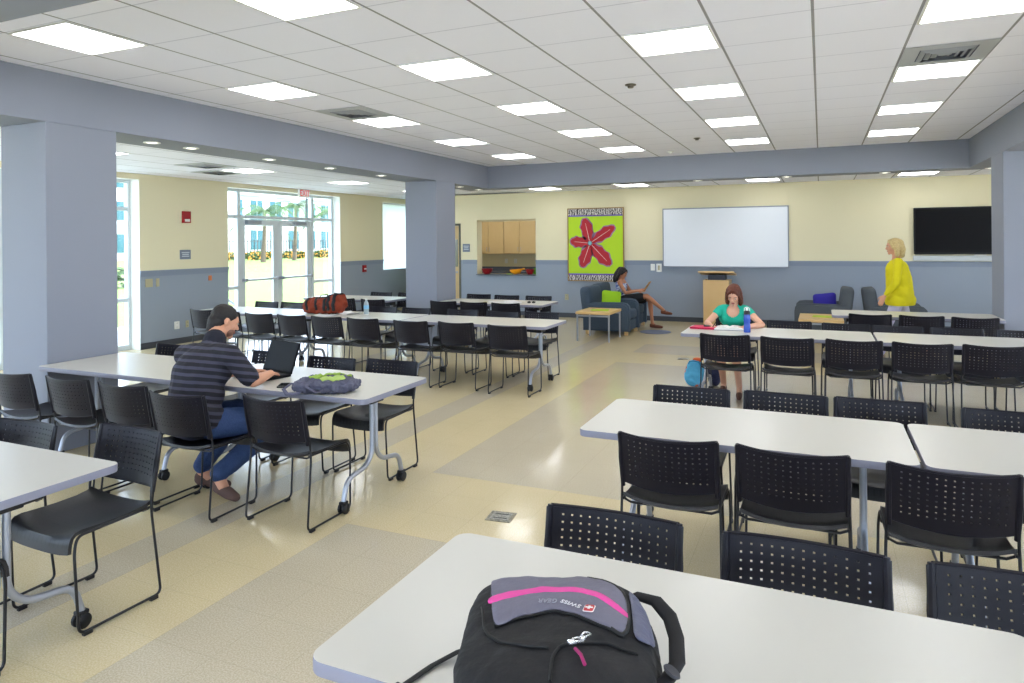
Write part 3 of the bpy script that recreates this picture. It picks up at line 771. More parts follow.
t = thing('television', 'large black flat television on the back wall beside the right column', 'television', (2.27, YB - .004, 1.395))
bm = BM(); box(bm, -.73, .73, -.075, -.02, 0, .845, bev=.008); obj('casing', bm, mat('gloss_black_plastic', (12, 12, 14), .4, spec=.3), t)
bm = BM(); box(bm, -.70, .70, -.078, -.074, .045, .815); obj('screen', bm, mat('black_screen', (7, 6, 9), .4, spec=.15), t)
bm = BM(); box(bm, -.3, .3, -.02, 0, .25, .6); obj('wall_bracket', bm, M_rod, t)
bm = BM(); box(bm, -.74, 5.0 - 2.27 + .0, -.05, -.001, -.10, -.008, bev=.004)
o = obj('wall_ledge', bm, mat('pale_ledge_paint', (196, 202, 204), .5)); o.location = (2.27, YB, 1.395 - .045 + .03); tag(o, 'narrow pale ledge on the chair rail directly under the television', 'ledge')
bm = BM(); box(bm, -.09, .09, -.03, .03, 0, .018, bev=.005)
o = obj('remote_control', bm, M_whitepl); o.location = (2.56, YB - .036, 1.3725); tag(o, 'small white remote on the ledge under the television', 'remote')

# kitchen pass-through counter with bowls
bm = BM(); box(bm, PT[0] + .002, PT[1] - .002, 14.47, 14.84, .9155, .935, bev=.004)
o = obj('counter_shelf', bm, mat('dark_grey_laminate', (78, 84, 92), .35)); tag(o, 'dark counter shelf in the kitchen opening of the back wall', 'counter')
def bowl(x, y, r, h, m, lab, name='bowl'):
    bm = BM(); lathe(bm, [(0, 0), (r * .5, 0), (r * .55, .008), (r * .85, h * .5), (r, h * .96), (r * 1.03, h), (r * .97, h), (r * .8, h * .5), (r * .5, .015), (0, .015)], 28)
    o = obj(name, bm, m, None, 50); o.location = (x, y, .936); tag(o, lab, 'bowl', 'bowls on the kitchen counter'); return o
M_rbowl = mat('dark_red_plastic', (136, 14, 26), .3); M_obowl = mat('orange_yellow_plastic', (240, 158, 20), .35)
bowl(-7.16, 14.60, .135, .125, M_rbowl, 'dark red bowl at the left end of the kitchen counter opening')
bowl(-6.07, 14.60, .105, .12, M_rbowl, 'smaller dark red bowl at the right end of the kitchen counter opening')
t = thing('serving_bowl', 'orange-yellow oval bowl with a raised lip between the two red bowls', 'bowl', (-6.40, 14.58, .936), .3, 'bowls on the kitchen counter')
bm = BM(); lathe(bm, [(0, 0), (.07, 0), (.12, .05), (.145, .11), (.138, .11), (.11, .05), (.06, .01), (0, .01)], 28, Matrix.Scale(1.05, 4, (1, 0, 0)) @ Matrix.Rotation(math.radians(-6), 4, 'Y') @ Matrix.Translation((0, 0, .008))); obj('bowl_body', bm, M_obowl, t, 50)
bm = BM(); tube(bm, [(.12, 0, .11), (.16, 0, .125), (.20, 0, .12)], [.022, .02, .012], 8); obj('pouring_lip', bm, M_obowl, t, 50)
for x, y, w, m_, lab in ((-5.97, 14.70, .07, (96, 160, 40), 'green plate leaning behind the smaller red bowl on the counter'), (-6.56, 14.62, .10, (150, 190, 40), 'flat lime green plate beside the orange bowl on the counter')):
    bm = BM(); lathe(bm, [(0, 0), (w, .0), (w * 1.1, .012), (w, .012), (0, .008)], 20, (Matrix.Rotation(math.radians(70), 4, 'X') if 'leaning' in lab else Matrix.Identity(4)))
    o = obj('plate', bm, mat('plate_%d' % m_[0], m_, .4)); o.location = (x, y, 1.01 if 'leaning' in lab else .936); tag(o, lab, 'plate')
# kitchen behind
def cabinet(x0, x1, y0, y1, z0, z1, lab, doors=1):
    t = thing('wall_cabinet' if z0 > 1 else 'base_cabinet', lab, 'cabinet', ((x0 + x1) / 2, (y0 + y1) / 2, z0), 0, 'kitchen wall cabinets' if z0 > 1 else 'kitchen base cabinets'); hx, hy = (x1 - x0) / 2, (y1 - y0) / 2
    bm = BM(); box(bm, -hx, hx, -hy + .02, hy, 0, z1 - z0); obj('body', bm, M_cab, t)
    w = 2 * hx / doors
    for k in range(doors):
        a = -hx + k * w; bm = BM(); box(bm, a + .003, a + w - .003, -hy, -hy + .019, .003, z1 - z0 - .003, bev=.002); d = obj('door', bm, M_cab, t)
        b = BM(); hxx = a + w - .04 if k % 2 == 0 else a + .04; zz = .07 if z0 > 1 else z1 - z0 - .17
        tube(b, rounded_path([(hxx, -hy, zz), (hxx, -hy - .028, zz), (hxx, -hy - .028, zz + .1), (hxx, -hy, zz + .1)], .01, 3), .004, 6); obj('handle', b, M_silver, d)
cabinet(-8.55, -7.65, 16.6, 16.92, 1.37, 2.22, 'maple wall cabinet with two doors at the left of the kitchen opening', 2)
cabinet(-7.64, -6.74, 16.6, 16.92, 1.37, 2.22, 'maple wall cabinet with two doors at the right of the kitchen opening', 2)
cabinet(-6.73, -5.83, 16.6, 16.92, 1.37, 2.22, 'maple wall cabinet mostly hidden behind the right jamb of the kitchen opening', 2)
for i, (a, b) in enumerate(((-8.55, -7.65), (-7.64, -6.74), (-6.73, -5.83))): cabinet(a, b, 16.35, 16.92, .1, .87, 'maple base cabinet hidden under the back kitchen counter, ' + ['left', 'middle', 'right'][i], 2)
bm = BM(); box(bm, -8.88, -5.02, 16.3, 16.915, .87, .91); box(bm, -8.88, -5.02, 16.895, 16.92, .91, 1.02)
o = obj('kitchen_counter', bm, mat('slate_counter', (84, 92, 106), .35)); tag(o, 'dark grey kitchen counter with upstand seen through the wall opening', 'counter')
def plate(name, axis, pos, sgn, u, z, w, h, m, lab, cat, d=.012, det=None):
    t = thing(name, lab, cat, ((pos, u, z) if axis == 'x' else (u, pos, z)), (0 if axis == 'y' else PI / 2))
    bm = BM(); box(bm, -w / 2, w / 2, -d, -.0005, -h / 2, h / 2, bev=.003); obj('cover_plate', bm, m, t)
    if det == 'rocker':
        bm = BM(); box(bm, -w / 5, w / 5, -d - .006, -d, -h / 3.5, h / 3.5, bev=.002); obj('rocker', bm, m, t)
    elif det == 'sockets':
        for s in (-1, 1):
            bm = BM(); box(bm, -w / 4, w / 4, -d - .003, -d, s * h / 4 - h / 9, s * h / 4 + h / 9, bev=.001); obj('socket', bm, m, t)
            for q in (-1, 1):
                b = BM(); box(b, q * w / 10 - .002, q * w / 10 + .002, -d - .004, -d - .003, s * h / 4 - .006, s * h / 4 + .006); obj('slot', b, M_nearblack, t.children[-1])
    return t
plate('socket_outlet', 'y', 16.9199, 1, -7.72, 1.17, .08, .12, M_whitepl, 'left white outlet on the kitchen backsplash', 'outlet', det='sockets')
plate('socket_outlet', 'y', 16.9199, 1, -7.45, 1.17, .08, .12, M_whitepl, 'right white outlet on the kitchen backsplash', 'outlet', det='sockets')
plate('light_switch', 'y', YB, 1, -3.24, 1.125, .09, .14, M_whitepl, 'white wall switch left of the whiteboard, nearer the picture', 'switch', det='rocker')
t = plate('wall_telephone', 'y', YB, 1, -3.105, 1.115, .11, .17, M_whitepl, 'white wall intercom handset box touching the left side of the whiteboard', 'intercom', d=.04)
bm = BM(); box(bm, -.02, .02, -.055, -.04, -.05, .05, bev=.006); obj('handset', bm, M_tan_pl, t)
plate('socket_outlet', 'y', YB, 1, -5.165, .45, .085, .13, M_tan_pl, 'beige outlet on the blue wall left of the armchairs', 'outlet', det='sockets')
def room_sign(axis, pos, u, z, w, h, lab):
    t = plate('room_sign', axis, pos, 1, u, z, w, h, mat('sign_grey', (112, 122, 138), .5), lab, 'sign')
    for k, (ww, zz) in enumerate(((.36, .22), (.3, .02), (.34, -.18))):
        bm = BM(); box(bm, -w * ww, w * ww, -.0135, -.012, zz * h - h * .05, zz * h + h * .05); obj('raised_lettering', bm, mat('sign_letter_grey', (190, 196, 204), .5), t)
room_sign('y', YB, -7.67, 1.55, .19, .19, 'small grey room sign beside the wooden kitchen door')
room_sign('x', XL, 8.593, 1.515, .22, .16, 'small grey room sign under the fire alarm')
plate('light_switch', 'x', XL, 1, 7.884, 1.066, .135, .135, M_tan_pl, 'square bronze switch plate nearest the left window', 'switch', det='rocker')
plate('light_switch', 'x', XL, 1, 8.046, 1.066, .06, .135, M_tan_pl, 'narrow bronze switch plate right of the square one', 'switch', det='rocker')
plate('card_reader', 'x', XL, 1, 9.12, 1.085, .07, .09, mat('orange_plastic', (206, 128, 84), .5), 'small orange device on the blue wall left of the exit doors', 'sensor', det='rocker')
plate('socket_outlet', 'x', XL, 1, 8.41, .32, .10, .13, M_whitepl, 'white outlet low on the wall behind the man', 'outlet', det='sockets')
plate('socket_outlet', 'x', XL, 1, 8.62, .32, .06, .12, M_tan_pl, 'beige outlet low on the wall behind the head of the man', 'outlet', det='sockets')
M_fire = mat('fire_red', (150, 16, 24), .4)
t = plate('fire_alarm_strobe', 'x', XL, 1, 8.61, 2.16, .16, .20, M_fire, 'red fire alarm strobe high on the cream wall', 'fire alarm', d=.04)
bm = BM(); box(bm, -.05, .05, -.052, -.04, -.08, -.035, bev=.004); obj('strobe_lens', bm, M_whitepl, t)
t = plate('fire_alarm_pull', 'x', XL, 1, 13.69, 1.075, .12, .165, M_fire, 'red manual fire alarm box right of the exit doors', 'fire alarm', d=.04)
bm = BM(); box(bm, -.04, .04, -.052, -.04, -.02, .01, bev=.003); obj('pull_handle', bm, M_whitepl, t)
# exit sign over the doors
t = thing('exit_sign', 'lit EXIT sign with red letters hanging above the glass doors', 'exit sign', (-9.93, 11.52, 2.655), PI / 2)
bm = BM(); box(bm, -.15, .15, -.03, .03, 0, .165, bev=.004); obj('housing', bm, M_whitepl, t)
bm = BM(); box(bm, -.14, .14, -.032, -.029, .01, .155); obj('face', bm, mat('exit_face', (250, 240, 240), .4, emit=(255, 236, 236), estr=.05), t)
text_mesh('lettering', 'EXIT', .185, Matrix.Translation((0, -.034, .082)) @ Matrix.Rotation(PI / 2, 4, 'X'), mat('exit_red', (226, 30, 44), .4, emit=(230, 30, 44), estr=.25), t, .001, squash=.78)
# wooden door of the kitchen
bm = BM(); box(bm, -8.85 + .05, -7.82 - .05, 14.60, 14.64, .005, 2.07, bev=.002); d = struct('door_3', bm, M_cab)
bm = BM(); box(bm, -8.06, -7.93, 14.594, 14.6, 1.1, 1.75); obj('vision_panel', bm, mat('door_glass', (120, 120, 96), .1), d)
bm = BM(); tube(bm, rounded_path([(-7.96, 14.6, .97), (-7.96, 14.54, .97), (-8.07, 14.54, .97)], .02, 4), .011, 8); tube(bm, [(-7.96, 14.6, .97), (-7.96, 14.585, .97)], .027, 12); obj('door_handle', bm, M_silver, d)
bm = BM(); box(bm, -8.85, -8.80, 14.53, 14.68, 0, 2.13); box(bm, -7.87, -7.82, 14.53, 14.68, 0, 2.13); box(bm, -8.85, -7.82, 14.53, 14.68, 2.08, 2.13)
struct('trim_20', bm, mat('dark_door_frame', (96, 96, 84), .5))

# ------------------------------------------------------------------ lounge furniture
def sofa_chair(x, y, rz, lab, m, mfoot, grp, L=.86, W=.82):
    """armchair facing +x; origin at its middle on the floor"""
    t = thing('armchair', lab, 'armchair', (x, y, 0), rz, grp)
    for s in (-1, 1):
        pts = [(-L / 2, .07), (-L / 2, .575), (L / 2 - .16, .585), (L / 2 - .06, .57), (L / 2 - .012, .52), (L / 2, .45), (L / 2, .07)]
        bm = BM(); y0, y1 = s * W / 2, s * (W / 2 - .15)
        prism(bm, pts, lambda u, v, k: Vector((u, y1 if k else y0, v)))
        bmesh.ops.recalc_face_normals(bm, faces=bm.faces); es = [e for e in bm.edges if abs(e.verts[0].co.y - e.verts[1].co.y) < 1e-6]
        bmesh.ops.bevel(bm, geom=es, offset=.03, segments=3, affect='EDGES'); obj('armrest', bm, m, t, 40)
    bm = BM(); box(bm, -L / 2 + .05, L / 2 - .04, -W / 2 + .151, W / 2 - .151, .07, .26, bev=.01); obj('base_panel', bm, m, t, 40)
    bm = BM(); box(bm, -L / 2 + .2, L / 2 - .015, -W / 2 + .153, W / 2 - .153, .262, .44, bev=.045); obj('seat_cushion', bm, m, t, 60)
    bm = BM(); M = Matrix.Translation((-L / 2 + .12, 0, 0)) @ Matrix.Rotation(math.radians(-7), 4, 'Y')
    def bend(p): return p
    superell(bm, (0, 0, .60), (.105, W / 2 - .02, .26), .32, 32, 16); 
    for v in bm.verts: v.co = M @ Vector((v.co.x, v.co.y, v.co.z))
    obj('backrest', bm, m, t, 60)
    for sx in (-1, 1):
        for sy in (-1, 1):
            bm = BM(); box(bm, sx * (L / 2 - .07) - .03, sx * (L / 2 - .07) + .03, sy * (W / 2 - .07) - .03, sy * (W / 2 - .07) + .03, 0, .07, bev=.005); obj('foot', bm, mfoot, t)
    return t
sofa_chair(-3.54, 12.43, 0, 'charcoal armchair nearest the coffee table, with a lime green pillow', M_dark, M_wood, 'charcoal armchairs on the left')
sofa_chair(-3.62, 13.36, 0, 'charcoal armchair in which the woman with the tablet sits', M_dark, M_wood, 'charcoal armchairs on the left')
sofa_chair(.0, 13.30, PI, 'grey armchair with the purple pillow, left of the walking woman', M_dark2, M_wood, 'grey armchairs on the right')
sofa_chair(1.14, 13.30, 0, 'grey armchair behind the walking woman in yellow', M_dark2, M_wood, 'grey armchairs on the right')
def pillow(x, y, z, rot, m, lab, h=(.175, .07, .165)):
    bm = BM(); superell(bm, (0, 0, 0), h, .42, 36, 20, fn=lambda p: Vector((p.x * (1 + .12 * (abs(p.z) / h[2]) ** 2), p.y * (1 - .55 * (abs(p.x) / h[0]) ** 3) * (1 - .55 * (abs(p.z) / h[2]) ** 3), p.z * (1 + .12 * (abs(p.x) / h[0]) ** 2))))
    o = obj('throw_pillow', bm, m, None, 60); o.location = (x, y, z); o.rotation_euler = rot; tag(o, lab, 'pillow'); return o
pillow(-3.54, 12.40, .60, (math.radians(-12), math.radians(6), math.radians(28)), mat('lime_cotton', (150, 196, 24), .8, bump=(30, .2)), 'lime green square pillow on the left charcoal armchair')
pillow(.05, 13.24, .58, (math.radians(-15), math.radians(-8), math.radians(-20)), mat('purple_cotton', (44, 36, 150), .8, bump=(30, .2)), 'deep purple pillow on the right-hand grey armchair', (.19, .08, .16))
def coffee(x0, x1, y0, y1, h, lab):
    t = thing('coffee_table', lab, 'coffee table', ((x0 + x1) / 2, (y0 + y1) / 2, 0), 0, 'maple topped coffee tables'); a, b = (x1 - x0) / 2, (y1 - y0) / 2
    bm = BM(); box(bm, -a, a, -b, b, h - .045, h, bev=.004); obj('tabletop', bm, M_wood, t)
    for sx in (-1, 1):
        for sy in (-1, 1):
            bm = BM(); box(bm, sx * (a - .02) - .012, sx * (a - .02) + .012, sy * (b - .04) - .012, sy * (b - .04) + .012, 0, h - .046); obj('leg', bm, M_silver, t)
    for sy in (-1, 1):
        bm = BM(); box(bm, -a + .033, a - .033, sy * (b - .04) - .010, sy * (b - .04) + .010, h - .085, h - .06); obj('apron', bm, M_silver, t)
    return t
coffee(-3.80, -3.21, 11.12, 11.88, .50, 'maple coffee table with steel legs in front of the charcoal armchairs')
coffee(-.33, .31, 11.62, 12.55, .45, 'maple coffee table with steel legs before the grey armchairs')
M_limep = mat('lime_paper', (178, 206, 30), .5)
for x, y, z, a, lab in ((-3.47, 11.45, .5, .2, 'lime green magazine on the left coffee table'), (.02, 12.1, .45, -.1, 'lime green magazine on the right coffee table')):
    bm = BM(); box(bm, -.15, .15, -.11, .11, 0, .006); box(bm, -.148, .148, -.108, .108, .006, .009)
    o = obj('magazine', bm, M_limep); o.location = (x, y, z); o.rotation_euler.z = a; tag(o, lab, 'magazine')
bm = BM(); lathe(bm, [(0, 0), (.28, 0), (.285, .004), (.28, .008), (0, .008)], 40); o = obj('round_mat', bm, mat('blue_grey_felt', (104, 110, 128), .9)); o.location = (-2.80, 12.72, 0); tag(o, 'round blue-grey floor mat beside the sitting woman\'s feet', 'mat')
M_fp = mat('worn_steel_plate', (150, 144, 124), .35, metal=.4, noise=(60, (110, 106, 92), .1))
for i, (x, y, a) in enumerate(((-1.808, 3.85, .12), (-1.80, 9.99, .1))):
    t = thing('floor_outlet', ['square steel floor box cover in the aisle near the foreground table', 'square steel floor box cover far down the aisle'][i], 'floor outlet', (x, y, .0), a, 'floor box covers')
    bm = BM(); box(bm, -.08, .08, -.075, .075, 0, .004, bev=.001); obj('frame', bm, M_fp, t)
    bm = BM(); box(bm, -.06, .06, -.055, .055, .004, .006); obj('lid', bm, mat('brushed_lid', (170, 168, 156), .4, noise=(120, (120, 118, 110), .1)), t)
    for s in (-1, 1):
        bm = BM(); box(bm, -.045, .045, s * .03 - .004, s * .03 + .004, .006, .0068); obj('lid_slot', bm, M_castor, t)

# ------------------------------------------------------------------ people
def V3(*a): return Vector(a)
def hand(bm, wrist, d, n, side, curl=.5, s=1.0, spread=.35):
    """wrist point, d = direction of the fingers, n = back-of-hand normal, side = +1 thumb towards d x n"""
    d = d.normalized(); n = (n - d * n.dot(d)).normalized(); t = d.cross(n) * side
    k0 = wrist + d * .012 * s
    lens = [(.038, .024, .020), (.042, .027, .021), (.039, .025, .020), (.031, .019, .018)]
    for i, off in enumerate((.030, .010, -.010, -.029)):
        base = wrist + d * .085 * s + t * off * s - n * (.004 * abs(i - 1.2)) * s
        cone(bm, k0 + t * off * .45 * s, .014 * s, base, .0105 * s, 8)
        dd = (d + t * (off * spread / .03 * .25)).normalized(); p = base; a = 0
        for j, L_ in enumerate(lens[i]):
            a += curl * (.55, .9, .6)[j]
            q = p + (dd * math.cos(a) - n * math.sin(a)) * L_ * s
            cone(bm, p, (.0092 - .001 * j) * s, q, (.0084 - .001 * j) * s, 8); p = q
    b = wrist + d * .028 * s + t * .026 * s - n * .006 * s
    p1 = b + (d * .55 + t * .75 - n * .25).normalized() * .036 * s; p2 = p1 + (d * .85 + t * .25 - n * .3).normalized() * .028 * s; p3 = p2 + (d * .9 - n * .35).normalized() * .022 * s
    cone(bm, b - d * .01, .014 * s, p1, .0115 * s, 8); cone(bm, p1, .011 * s, p2, .0095 * s, 8); cone(bm, p2, .0095 * s, p3, .008 * s, 8)
def frame_of(fwd, up):
    f = fwd.normalized(); r = f.cross(up).normalized(); u = r.cross(f)
    return Matrix((r, f, u)).transposed()          # local x right, y forward, z up
def head_shapes(bm, C, R, s=1.0, fem=False):
    P = lambda x, y, z: C + R @ Vector((x, y, z)) * s
    superell(bm, P(0, -.012, .028), Vector((.074, .093, .088)) * s, 1, 24, 14, R)
    superell(bm, P(0, .022, -.048), Vector((.054, .062, .062)) * s, 1, 20, 12, R)
    superell(bm, P(0, .045, .018), Vector((.060, .052, .062)) * s, 1, 20, 12, R)
    cone(bm, P(0, .078, -.094), .019 * s, P(0, .076, -.085), .022 * s, 10)
    cone(bm, P(0, .092, .014), .007 * s, P(0, .110, -.022), .0125 * s, 10); cone(bm, P(-.011, .096, -.026), .007 * s, P(.011, .096, -.026), .007 * s, 8)
    superell(bm, P(0, .087, -.052), Vector((.023, .012, .007)) * s, 1, 12, 8, R); superell(bm, P(0, .086, -.061), Vector((.020, .012, .007)) * s, 1, 12, 8, R)
    for q in (-1, 1):
        superell(bm, P(q * .036, .062, -.022), Vector((.022, .022, .022)) * s, 1, 12, 8, R)
        superell(bm, P(q * .031, .082, .027), Vector((.020, .010, .006)) * s, 1, 12, 8, R)
        superell(bm, P(q * .076, -.008, -.008), Vector((.010, .019, .031)) * s, 1, 12, 8, R)
def face_parts(par, C, R, s=1.0, iris=(60, 40, 26), lipc=(160, 80, 76), browc=(40, 26, 20)):
    P = lambda x, y, z: C + R @ Vector((x, y, z)) * s
    for q in (-1, 1):
        bm = BM(); superell(bm, P(q * .031, .0865, .010), Vector((.0125, .008, .006)) * s, 1, 12, 8, R); e = obj('eye', bm, mat('eye_white', (176, 164, 154), .5), par, 60)
        bm = BM(); superell(bm, P(q * .031, .0935, .009), Vector((.0055, .003, .0055)) * s, 1, 12, 8, R); obj('iris', bm, mat('iris_%d' % iris[0], iris, .3), e, 60)
        bm = BM(); tube(bm, [P(q * .014, .093, .027), P(q * .03, .094, .032), P(q * .047, .082, .026)], [.003 * s, .004 * s, .002 * s], 6); obj('eyebrow', bm, mat('brow_%d' % browc[0], browc, .8), par, 60)
    bm = BM(); superell(bm, P(0, .0955, -.0525), Vector((.021, .006, .0042)) * s, 1, 12, 8, R); superell(bm, P(0, .0945, -.060), Vector((.018, .006, .005)) * s, 1, 12, 8, R)
    obj('lips', bm, mat('lips_%d' % lipc[0], lipc, .45), par, 60)
def leg_shapes(bm, hip, knee, ank, toe, k=1.0):
    hip, knee, ank, toe = map(Vector, (hip, knee, ank, toe))
    mid = hip.lerp(knee, .45); calf = knee.lerp(ank, .3)
    limb(bm, (hip, .088 * k), (mid, .078 * k), (knee, .054 * k), (calf, .055 * k), (knee.lerp(ank, .7), .040 * k), (ank, .036 * k))
    heel = ank + (ank - toe).normalized() * .02; heel.z = ank.z - .045
    d = (toe - heel); cone(bm, heel, .030 * k, heel + d * .62, .031 * k); cone(bm, heel + d * .62, .031 * k, heel + d, .020 * k); cone(bm, ank, .034 * k, heel + d * .35, .034 * k)
def arm_shapes(bm, sh, el, wr, k=1.0):
    sh, el, wr = map(Vector, (sh, el, wr))
    limb(bm, (sh, .050 * k), (sh.lerp(el, .45), .044 * k), (el, .036 * k), (el.lerp(wr, .3), .038 * k), (wr, .024 * k))
def torso_shapes(bm, pel, chest, neck, shl, shr, k=1.0, fem=0):
    pel, chest, neck, shl, shr = map(Vector, (pel, chest, neck, shl, shr))
    across = (shr - shl).normalized(); upv = (chest - pel).normalized(); R = frame_of(across.cross(upv) * -1, upv)
    superell(bm, pel, Vector((.165, .115, .11)) * k, 1, 20, 12, R)
    superell(bm, pel.lerp(chest, .5), Vector((.145 - .02 * fem, .105, .14)) * k, 1, 20, 12, R)
    superell(bm, chest, Vector((.165, .115, .15)) * k, 1, 20, 12, R)
    cone(bm, shl.lerp(shr, .1), .062 * k, shl.lerp(shr, .9), .062 * k)
    cone(bm, chest + (neck - chest) * .5, .08 * k, neck, .058 * k)
    return R
def person(label, J, skin, k=1.0, s=1.0, vox=.008, fem=0, curlL=.5, curlR=.5):
    """J: pel chest neck head(fwd,up,C) shl shr ell elr wrl wrr hips knees ankles toes"""
    t = thing('person', label, 'person', (J['pel'][0], J['pel'][1], 0))
    off = Vector((J['pel'][0], J['pel'][1], 0))
    bm = BM()
    torso_shapes(bm, J['pel'], J['chest'], J['neck'], J['shl'], J['shr'], k, fem)
    C, fw, up = J['head']; R = frame_of(Vector(fw), Vector(up)); C = Vector(C)
    cone(bm, J['neck'], .056 * k, C + R @ V3(0, -.02, -.055), .052 * k)
    head_shapes(bm, C, R, s)
    for a in 'lr':
        arm_shapes(bm, J['sh' + a], J['el' + a], J['wr' + a], k)
        hd, hn, hs = J['hand' + a]; hand(bm, Vector(J['wr' + a]), Vector(hd), Vector(hn), hs, curlL if a == 'l' else curlR, s)
        leg_shapes(bm, J['hip' + a], J['kn' + a], J['an' + a], J['toe' + a], k)
    body = fuse('body', bm, skin, vox, None, 3, .5)
    body.data.transform(Matrix.Translation(-off)); body.parent = t
    return t, C, R, off
def clothe(t, off, name, bm, m, vox=.009, it=4, disp=None, cuts=(), scoop=None):
    """cuts: list of (point, normal): what lies beyond along the normal is removed with a clean edge"""
    o = fuse(name, bm, m, vox, None, it, .5, disp)
    if cuts:
        b = BM(); b.from_mesh(o.data)
        for p, n in cuts:
            bmesh.ops.bisect_plane(b, geom=b.verts[:] + b.edges[:] + b.faces[:], plane_co=p, plane_no=n, clear_outer=True)
            b.edges.ensure_lookup_table()
            bmesh.ops.holes_fill(b, edges=[e for e in b.edges if e.is_boundary])
        b.to_mesh(o.data); b.free()
    if scoop:
        b = BM(); b.from_mesh(o.data); c, h = scoop
        bmesh.ops.delete(b, geom=[v for v in b.verts if sum(((v.co[i] - c[i]) / h[i]) ** 2 for i in range(3)) < 1], context='VERTS')
        b.to_mesh(o.data); b.free()
    o.data.transform(Matrix.Translation(-off)); o.parent = t
    return o
def shift(objs, off):
    for o in objs:
        o.data.transform(Matrix.Translation(-off))
def add_face(t, C, R, off, **kw):
    n0 = set(t.children); face_parts(t, C - off, R, **kw)

# --- the man at the laptop (seen from behind, right of the near left column)
def striped_shirt():
    m, nt, p = add_node_mat('striped_polo_cotton')
    tc = nt.nodes.new('ShaderNodeTexCoord'); s = nt.nodes.new('ShaderNodeSeparateXYZ'); nt.links.new(tc.outputs['Object'], s.inputs[0])
    nz = nt.nodes.new('ShaderNodeTexNoise'); nz.inputs['Scale'].default_value = 6; nt.links.new(tc.outputs['Object'], nz.inputs['Vector'])
    z = mth(nt, 'ADD', s.outputs[2], mth(nt, 'MULTIPLY', s.outputs[1], .25)); z = mth(nt, 'ADD', z, mth(nt, 'MULTIPLY', nz.outputs[0], .02))
    f = mth(nt, 'FRACT', mth(nt, 'DIVIDE', z, .046)); g = mth(nt, 'LESS_THAN', mth(nt, 'ABSOLUTE', mth(nt, 'SUBTRACT', f, .5)), .22)
    nt.links.new(mixc(nt, g, s2l((24, 23, 31)), s2l((60, 59, 76))), p.inputs['Base Color']); p.inputs['Roughness'].default_value = .85
    return m
M_polo = striped_shirt()
M_jeans = mat('blue_denim', (40, 58, 96), .85, noise=(160, (54, 76, 118), .2))
J = dict(pel=V3(-3.72, 3.26, .555), chest=V3(-3.75, 3.37, .86), neck=V3(-3.765, 3.47, 1.045), head=(V3(-3.79, 3.58, 1.152), (.42, .85, -.42), (.05, .35, .93)),
         shl=V3(-3.935, 3.38, .945), shr=V3(-3.545, 3.39, .965), ell=V3(-3.91, 3.62, .775), elr=V3(-3.415, 3.46, .785), wrl=V3(-3.74, 3.76, .785), wrr=V3(-3.475, 3.68, .795),
         handl=((.32, .95, -.08), (.05, .1, 1), 1), handr=((-.45, .85, -.12), (0, .1, 1), -1),
         hipl=V3(-3.80, 3.29, .53), hipr=V3(-3.60, 3.29, .53), knl=V3(-3.84, 3.74, .50), knr=V3(-3.42, 3.68, .49), anl=V3(-3.92, 3.50, .13), anr=V3(-3.70, 3.44, .12), toel=V3(-3.77, 3.56, .028), toer=V3(-3.52, 3.40, .028))
man, C, R, off = person('man in a dark striped polo shirt typing on a laptop at the left table', J, M_skin, 1.06, .93, .0065, 0, .45, .45)
add_face(man, C, R, off, s=.93)
bm = BM(); torso_shapes(bm, J['pel'], J['chest'], J['chest'].lerp(J['neck'], .88), J['shl'], J['shr'], 1.22)
superell(bm, J['pel'] + V3(0, -.01, .02), (.215, .15, .12), .9, 24, 12)
cone(bm, J['pel'] + V3(-.03, .02, .05), .168, J['chest'] + V3(-.03, -.02, -.04), .172)
for a in 'lr': limb(bm, (J['sh' + a], .072), (J['sh' + a].lerp(J['el' + a], .5), .066), (J['sh' + a].lerp(J['el' + a], .84), .062))
d1 = (J['ell'] - J['shl']).normalized(); 
clothe(man, off, 'polo_shirt', bm, M_polo, .008, 5, (.10, .022), [])
bm = BM(); limb(bm, (J['neck'] + V3(0, -.014, -.065), .094), (J['neck'] + V3(.0, .0, -.003), .074)); clothe(man, off, 'collar', bm, mat('dark_navy_knit', (26, 26, 38), .85), .006, 2)
bm = BM()
for a in 'lr':
    q = .06 if a == 'r' else .05
    limb(bm, (J['hip' + a], .102), (J['hip' + a].lerp(J['kn' + a], .5), .092), (J['kn' + a], .076), (J['kn' + a].lerp(J['an' + a], .5), .070), (J['an' + a] + V3(0, 0, .035), .060))
cone(bm, J['hipl'], .10, J['hipr'], .10)
clothe(man, off, 'jeans', bm, M_jeans, .009, 4, (.06, .012))
def shoes(t, off, J, m, name='shoe', k=1.0, vox=.006):
    for a in 'lr':
        ank, toe = J['an' + a], J['toe' + a]; heel = ank + (ank - toe).normalized() * .025; heel.z = min(ank.z - .062, ank.z) ; d = toe - heel; bm = BM()
        heel2 = Vector(heel); heel2.z = max(toe.z, ank.z - .078)
        d = toe - heel2
        cone(bm, heel2 + V3(0, 0, .012), .037 * k, heel2 + d * .62 + V3(0, 0, .008), .041 * k); cone(bm, heel2 + d * .62 + V3(0, 0, .008), .041 * k, heel2 + d * 1.05 + V3(0, 0, .004), .028 * k)
        cone(bm, heel2 + V3(0, 0, .03), .036 * k, heel2 + d * .3 + V3(0, 0, .03), .036 * k)
        clothe(t, off, name, bm, m, vox, 2)
shoes(man, off, J, mat('brown_suede', (92, 68, 60), .8), 'shoe', .98)
